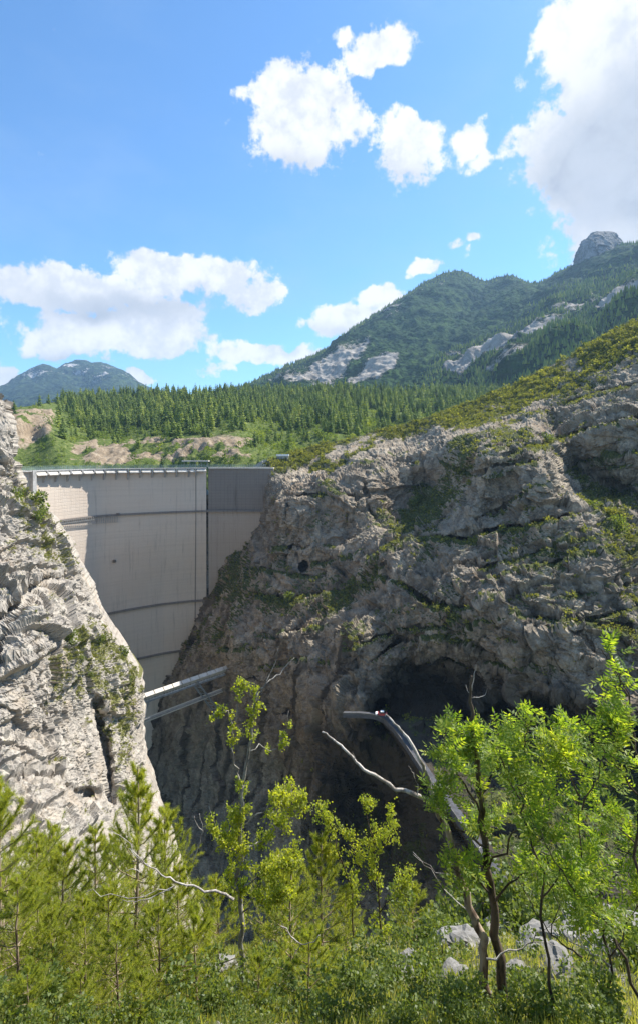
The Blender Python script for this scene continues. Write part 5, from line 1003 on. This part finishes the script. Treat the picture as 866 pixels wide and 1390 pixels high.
l3 = T.limb(Q((340, 1020), (352, 1010, .2), (366, 1020, .3), (385, 1015, .4), (390, 990, .5), (392, 965, .5)), .012, .004); a1 = T.limb(Q((326, 1156), (312, 1152, -.2), (300, 1145, -.3), (292, 1120, -.4), (284, 1095, -.5)), .018, .006); a2 = T.limb(Q((327, 1155), (345, 1148, .2), (360, 1140, .3), (380, 1120, .4), (395, 1095, .4), (397, 1065, .4)), .020, .006); a3 = T.limb(Q((327, 1120), (350, 1105, -.3), (370, 1085, -.4), (398, 1100, -.5), (412, 1090, -.5)), .016, .005); a4 = T.limb(Q((327, 1210), (350, 1190, -.3), (385, 1180, -.5), (400, 1165, -.6)), .018, .006); a5 = T.limb(Q((328, 1240), (345, 1220, -.4), (370, 1225, -.7), (388, 1210, -.8)), .018, .006)
for p_, n_, L_ in ((l1, 11, .22), (l2, 9, .16), (m1, 12, .26), (l3, 9, .18), (a1, 14, .32), (a2, 20, .32), (a3, 20, .34), (a4, 22, .38), (a5, 20, .36), (tr, 34, .46)): T.twigs(p_, n_, L_, .3 if p_ is not tr else .25, .3, .004, 2)
r = empty('aspen_tree', tuple(G(331, 11)), 'slim yellow green aspen with two bare dead tips rising in front of the gorge', 'tree'); T.done(r, M['bark_grey'], T.simple_leaves(80, .058, .03), M['aspen'])
# young birches
T = Tree(2); B0 = 14.0
def Q2(*l, d=B0): return [(x, y, d) for x, y in l]
s1 = T.limb(Q2((525, 1350), (520, 1290), (514, 1220), (508, 1165), (500, 1120), (494, 1085)), .04, .008); s2 = T.limb(Q2((508, 1180), (522, 1150), (532, 1120), (535, 1100)), .014, .005); s3 = T.limb(Q2((510, 1210), (490, 1180), (478, 1150), (470, 1125)), .016, .005); s4 = T.limb(Q2((515, 1240), (545, 1205), (556, 1180)), .014, .005)
for p_ in (s1, s2, s3, s4): T.twigs(p_, 26 if p_ is s1 else 13, .42, .15, .25, .004, 2)
r = empty('young_birch', tuple(G(525, 14)), 'airy young birch with drooping light green leaves right of the aspen', 'tree'); T.done(r, M['bark_dark'], T.simple_leaves(60, .066, .04), M['aspen'])
T = Tree(3); s1 = T.limb(Q2((486, 1340), (482, 1290), (478, 1230), (464, 1170), (448, 1120), (432, 1088)), .03, .006); s3 = T.limb(Q2((466, 1175), (450, 1160), (440, 1150)), .010, .004); T.twigs(s1, 26, .40, .25, .2, .004, 2); T.twigs(s3, 6, .3)
r = empty('young_birch', tuple(G(486, 14)), 'thin leaning birch sapling between the aspen and the taller birch', 'tree'); T.done(r, M['bark_dark'], T.simple_leaves(50, .064, .04), M['aspen'])
# dead forked tree
T = Tree(4); E0 = 9.0
def Q3(*l, d=E0): return [(x, y, d + (q[0] if q else 0)) for x, y, *q in l]
wd = MB(); T.limb(Q3((662, 1385), (657, 1302), (648, 1260), (640, 1240), (628, 1205), (618, 1175), (610, 1140), (600, 1115), (590, 1092)), .080, .046, 9)
rdt = empty('dead_forked_tree', tuple(G(662, 9)), 'leaning dead tree with peeling bark and two long bleached bare limbs', 'dead tree'); T.w.build('trunk', M['bark_red'], rdt, smooth=True)
for pts_, r0, r1 in ((((590, 1094), (570, 1082), (545, 1073, .1), (520, 1060, .2), (500, 1049, .2), (483, 1035, .3), (466, 1016, .4), (452, 1004, .5), (437, 994, .6)), .042, .014), (((591, 1094), (583, 1070), (575, 1045), (566, 1025), (557, 1008, .1), (545, 993, .2), (535, 983, .2), (523, 970, .3)), .044, .016), (((590, 1092), (594, 1078), (600, 1066), (602, 1057)), .014, .005), (((588, 1092), (591, 1070), (592, 1048)), .012, .004), (((566, 1079, -.1), (567, 1066), (561, 1050), (554, 1040)), .009, .003), (((597, 1104), (606, 1103, -.2), (612, 1101, -.3)), .007, .003), (((482, 1034, .3), (480, 1026, .3), (478, 1022, .3)), .012, .003), (((618, 1175), (640, 1160, .2), (652, 1150, .3)), .012, .004), (((640, 1245), (610, 1215, .3), (585, 1180, .4), (560, 1157, .5)), .009, .003), (((614, 1190), (590, 1185, .2), (560, 1160, .3)), .007, .003)):
    T = Tree(int(r0 * 5000)); T.limb(Q3(*pts_), r0, r1, 6); T.w.build('bare_limb', M['bark_bare'], rdt, smooth=True)
# ash with mossy trunk and dead top
T = Tree(5); tr = T.limb(Q3((684, 1390), (680, 1302), (672, 1250), (665, 1195), (658, 1140), (655, 1100), (650, 1060), (645, 1020), (641, 985), (640, 960), (638, 935), (640, 918)), .088, .018, 9)
rash = empty('ash_tree', tuple(G(684, 9)), 'ash tree with dark mossy trunk, green leaf sprays and a dead bare top', 'tree')
tt = Tree(6)
for pts_, r0 in ((((640, 938), (643, 920), (646, 903)), .010), (((638, 942), (634, 938), (632, 930)), .008), (((640, 948), (650, 947), (658, 944), (661, 934)), .008), (((644, 1012), (655, 1000), (665, 985), (671, 966)), .012), (((642, 1008), (636, 992), (632, 978)), .008)): tt.limb(Q3(*pts_), r0, .003, 5)
tt.w.build('dead_top', M['bark_bare'], rash, smooth=True)
L = [T.limb(Q3(*q), .022, .006) for q in (((655, 1110), (635, 1075, -.2), (615, 1040, -.3), (602, 1010, -.4), (605, 985, -.4)), ((652, 1080), (670, 1050, .2), (690, 1020, .3), (705, 1000, .4)), ((660, 1150), (630, 1130, -.4), (605, 1110, -.5), (600, 1080, -.5)), ((663, 1180), (690, 1140, -.4), (720, 1110, -.6), (740, 1070, -.7)), ((648, 1040), (625, 1010, .3), (612, 1000, .3)), ((668, 1215), (640, 1190, -.3), (615, 1180, -.4)), ((668, 1230), (700, 1195, -.4), (730, 1180, -.6)))]
for q in L: T.twigs(q, 8, .38, .25, .25, .004, 2)
T.twigs(tr, 16, .42, .35, .2, .004, 2, f1=.72); T.done(rash, M['bark_dark'], T.ash_leaves(13, .24, .092), M['ash'])
# ash saplings filling the right side
SAP = [(740, 7.5, 'ash sapling with broad green sprays right of the mossy trunk', [((752, 1385), (745, 1302), (735, 1220), (722, 1150), (712, 1090), (708, 1040), (712, 1000), (722, 978)), ((722, 1150), (745, 1100), (760, 1050), (765, 1010), (758, 985)), ((712, 1090), (690, 1060), (680, 1030), (672, 1010)), ((735, 1220), (760, 1180), (785, 1150), (800, 1120))]),
       (800, 7.0, 'leaning ash sapling whose leaves fill the middle of the right side', [((870, 1385), (850, 1302), (820, 1255), (780, 1210), (752, 1170), (735, 1130)), ((850, 1302), (815, 1240), (790, 1170), (785, 1100), (790, 1040), (795, 1000)), ((790, 1100), (812, 1060), (825, 1020), (832, 990)), ((785, 1080), (768, 1040), (760, 1010))]),
       (866, 6.8, 'tallest ash sapling at the right edge reaching over the dark wall', [((900, 1390), (885, 1302), (872, 1200), (866, 1100), (862, 1020), (855, 960), (838, 915), (822, 890), (812, 880)), ((862, 1020), (845, 980), (830, 960), (820, 955)), ((866, 1080), (835, 1040), (815, 1010), (800, 1000)), ((868, 1150), (830, 1110), (805, 1090)), ((852, 945), (842, 925), (834, 912))]),
       (830, 8.2, 'ash sapling in the right corner standing before the white boulders', [((830, 1385), (828, 1302), (815, 1220), (810, 1160), (820, 1110), (830, 1070)), ((812, 1190), (850, 1160), (880, 1120)), ((820, 1260), (780, 1230), (765, 1200)), ((828, 1300), (860, 1240), (880, 1200))])]
for k, (gx, dd, lb, limbs) in enumerate(SAP):
    T = Tree(20 + k); paths = []
    for j, l in enumerate(limbs): paths.append(T.limb([(x, y, dd + (0 if j == 0 else .12 * i * (1 if j % 2 else -1))) for i, (x, y) in enumerate(l)], .026 if j == 0 else .013, .004, 6))
    for j, q in enumerate(paths): T.twigs(q, (16 if j == 0 else 11) if k != 2 else (7 if j == 0 else 5), .36 if k != 2 else .24, .35 if j == 0 else .2, .22, .0035, 2)
    r = empty('ash_sapling', tuple(P(*limbs[0][0], dd)), lb, 'tree', 'ash saplings at the right side'); T.done(r, M['bark_dark'], T.ash_leaves(11, .23, .088), M['ash'], woodname='stem')
# bare branches lying in the scrub
def bare(lb, d, sets, mat='bark_bare', name='dead_branch'):
    r = empty(name, tuple(P(*sets[0][0][0], d)), lb, 'branch')
    for k, (l, r0) in enumerate(sets): T = Tree(90 + k + int(d * 10)); T.limb([(x, y, d) for x, y in l], r0, .004, 6); T.w.build('bough' if k == 0 else 'twig', M[mat], r, smooth=True)
bare('bare scaly branch reaching left from beside the aspen trunk with a bleached fork', 8.2, [(((318, 1222), (300, 1213), (270, 1206), (245, 1200), (225, 1192), (205, 1178), (190, 1168), (176, 1152)), .022), (((238, 1203), (222, 1212), (205, 1220), (185, 1225), (165, 1222)), .010), (((205, 1178), (188, 1163), (170, 1140), (150, 1125)), .008), (((190, 1185), (180, 1180), (172, 1183)), .005), (((235, 1205), (215, 1208), (150, 1214), (114, 1213)), .006)])
bare('pale bare twigs standing upright left of the aspen', 9.5, [(((262, 1172), (270, 1150), (276, 1130), (272, 1112), (271, 1105)), .010), (((276, 1130), (268, 1120), (264, 1108)), .006)])
bare('bleached fallen branch at the bottom right among ash leaves', 7.6, [(((828, 1312), (812, 1298), (790, 1285), (775, 1262), (760, 1235), (752, 1220)), .014), (((800, 1292), (770, 1278), (750, 1262)), .008)])
bare('grey fallen branch crossing low behind the mossy trunk', 8.6, [(((660, 1302), (690, 1290), (715, 1282), (735, 1265), (760, 1245)), .016), (((715, 1282), (735, 1280), (755, 1285)), .008)])
bare('thin bare branch curving low right of the aspen', 8.0, [(((382, 1258), (395, 1272), (410, 1283), (425, 1280), (434, 1270)), .010), (((410, 1283), (402, 1292), (398, 1302)), .006)])
bare('long dark bare twig leaning up in front of the white boulders', 7.4, [(((790, 1300), (770, 1288), (748, 1270), (730, 1245), (715, 1215), (700, 1190)), .014), (((748, 1270), (760, 1230), (740, 1195)), .009)], 'bark_dark')
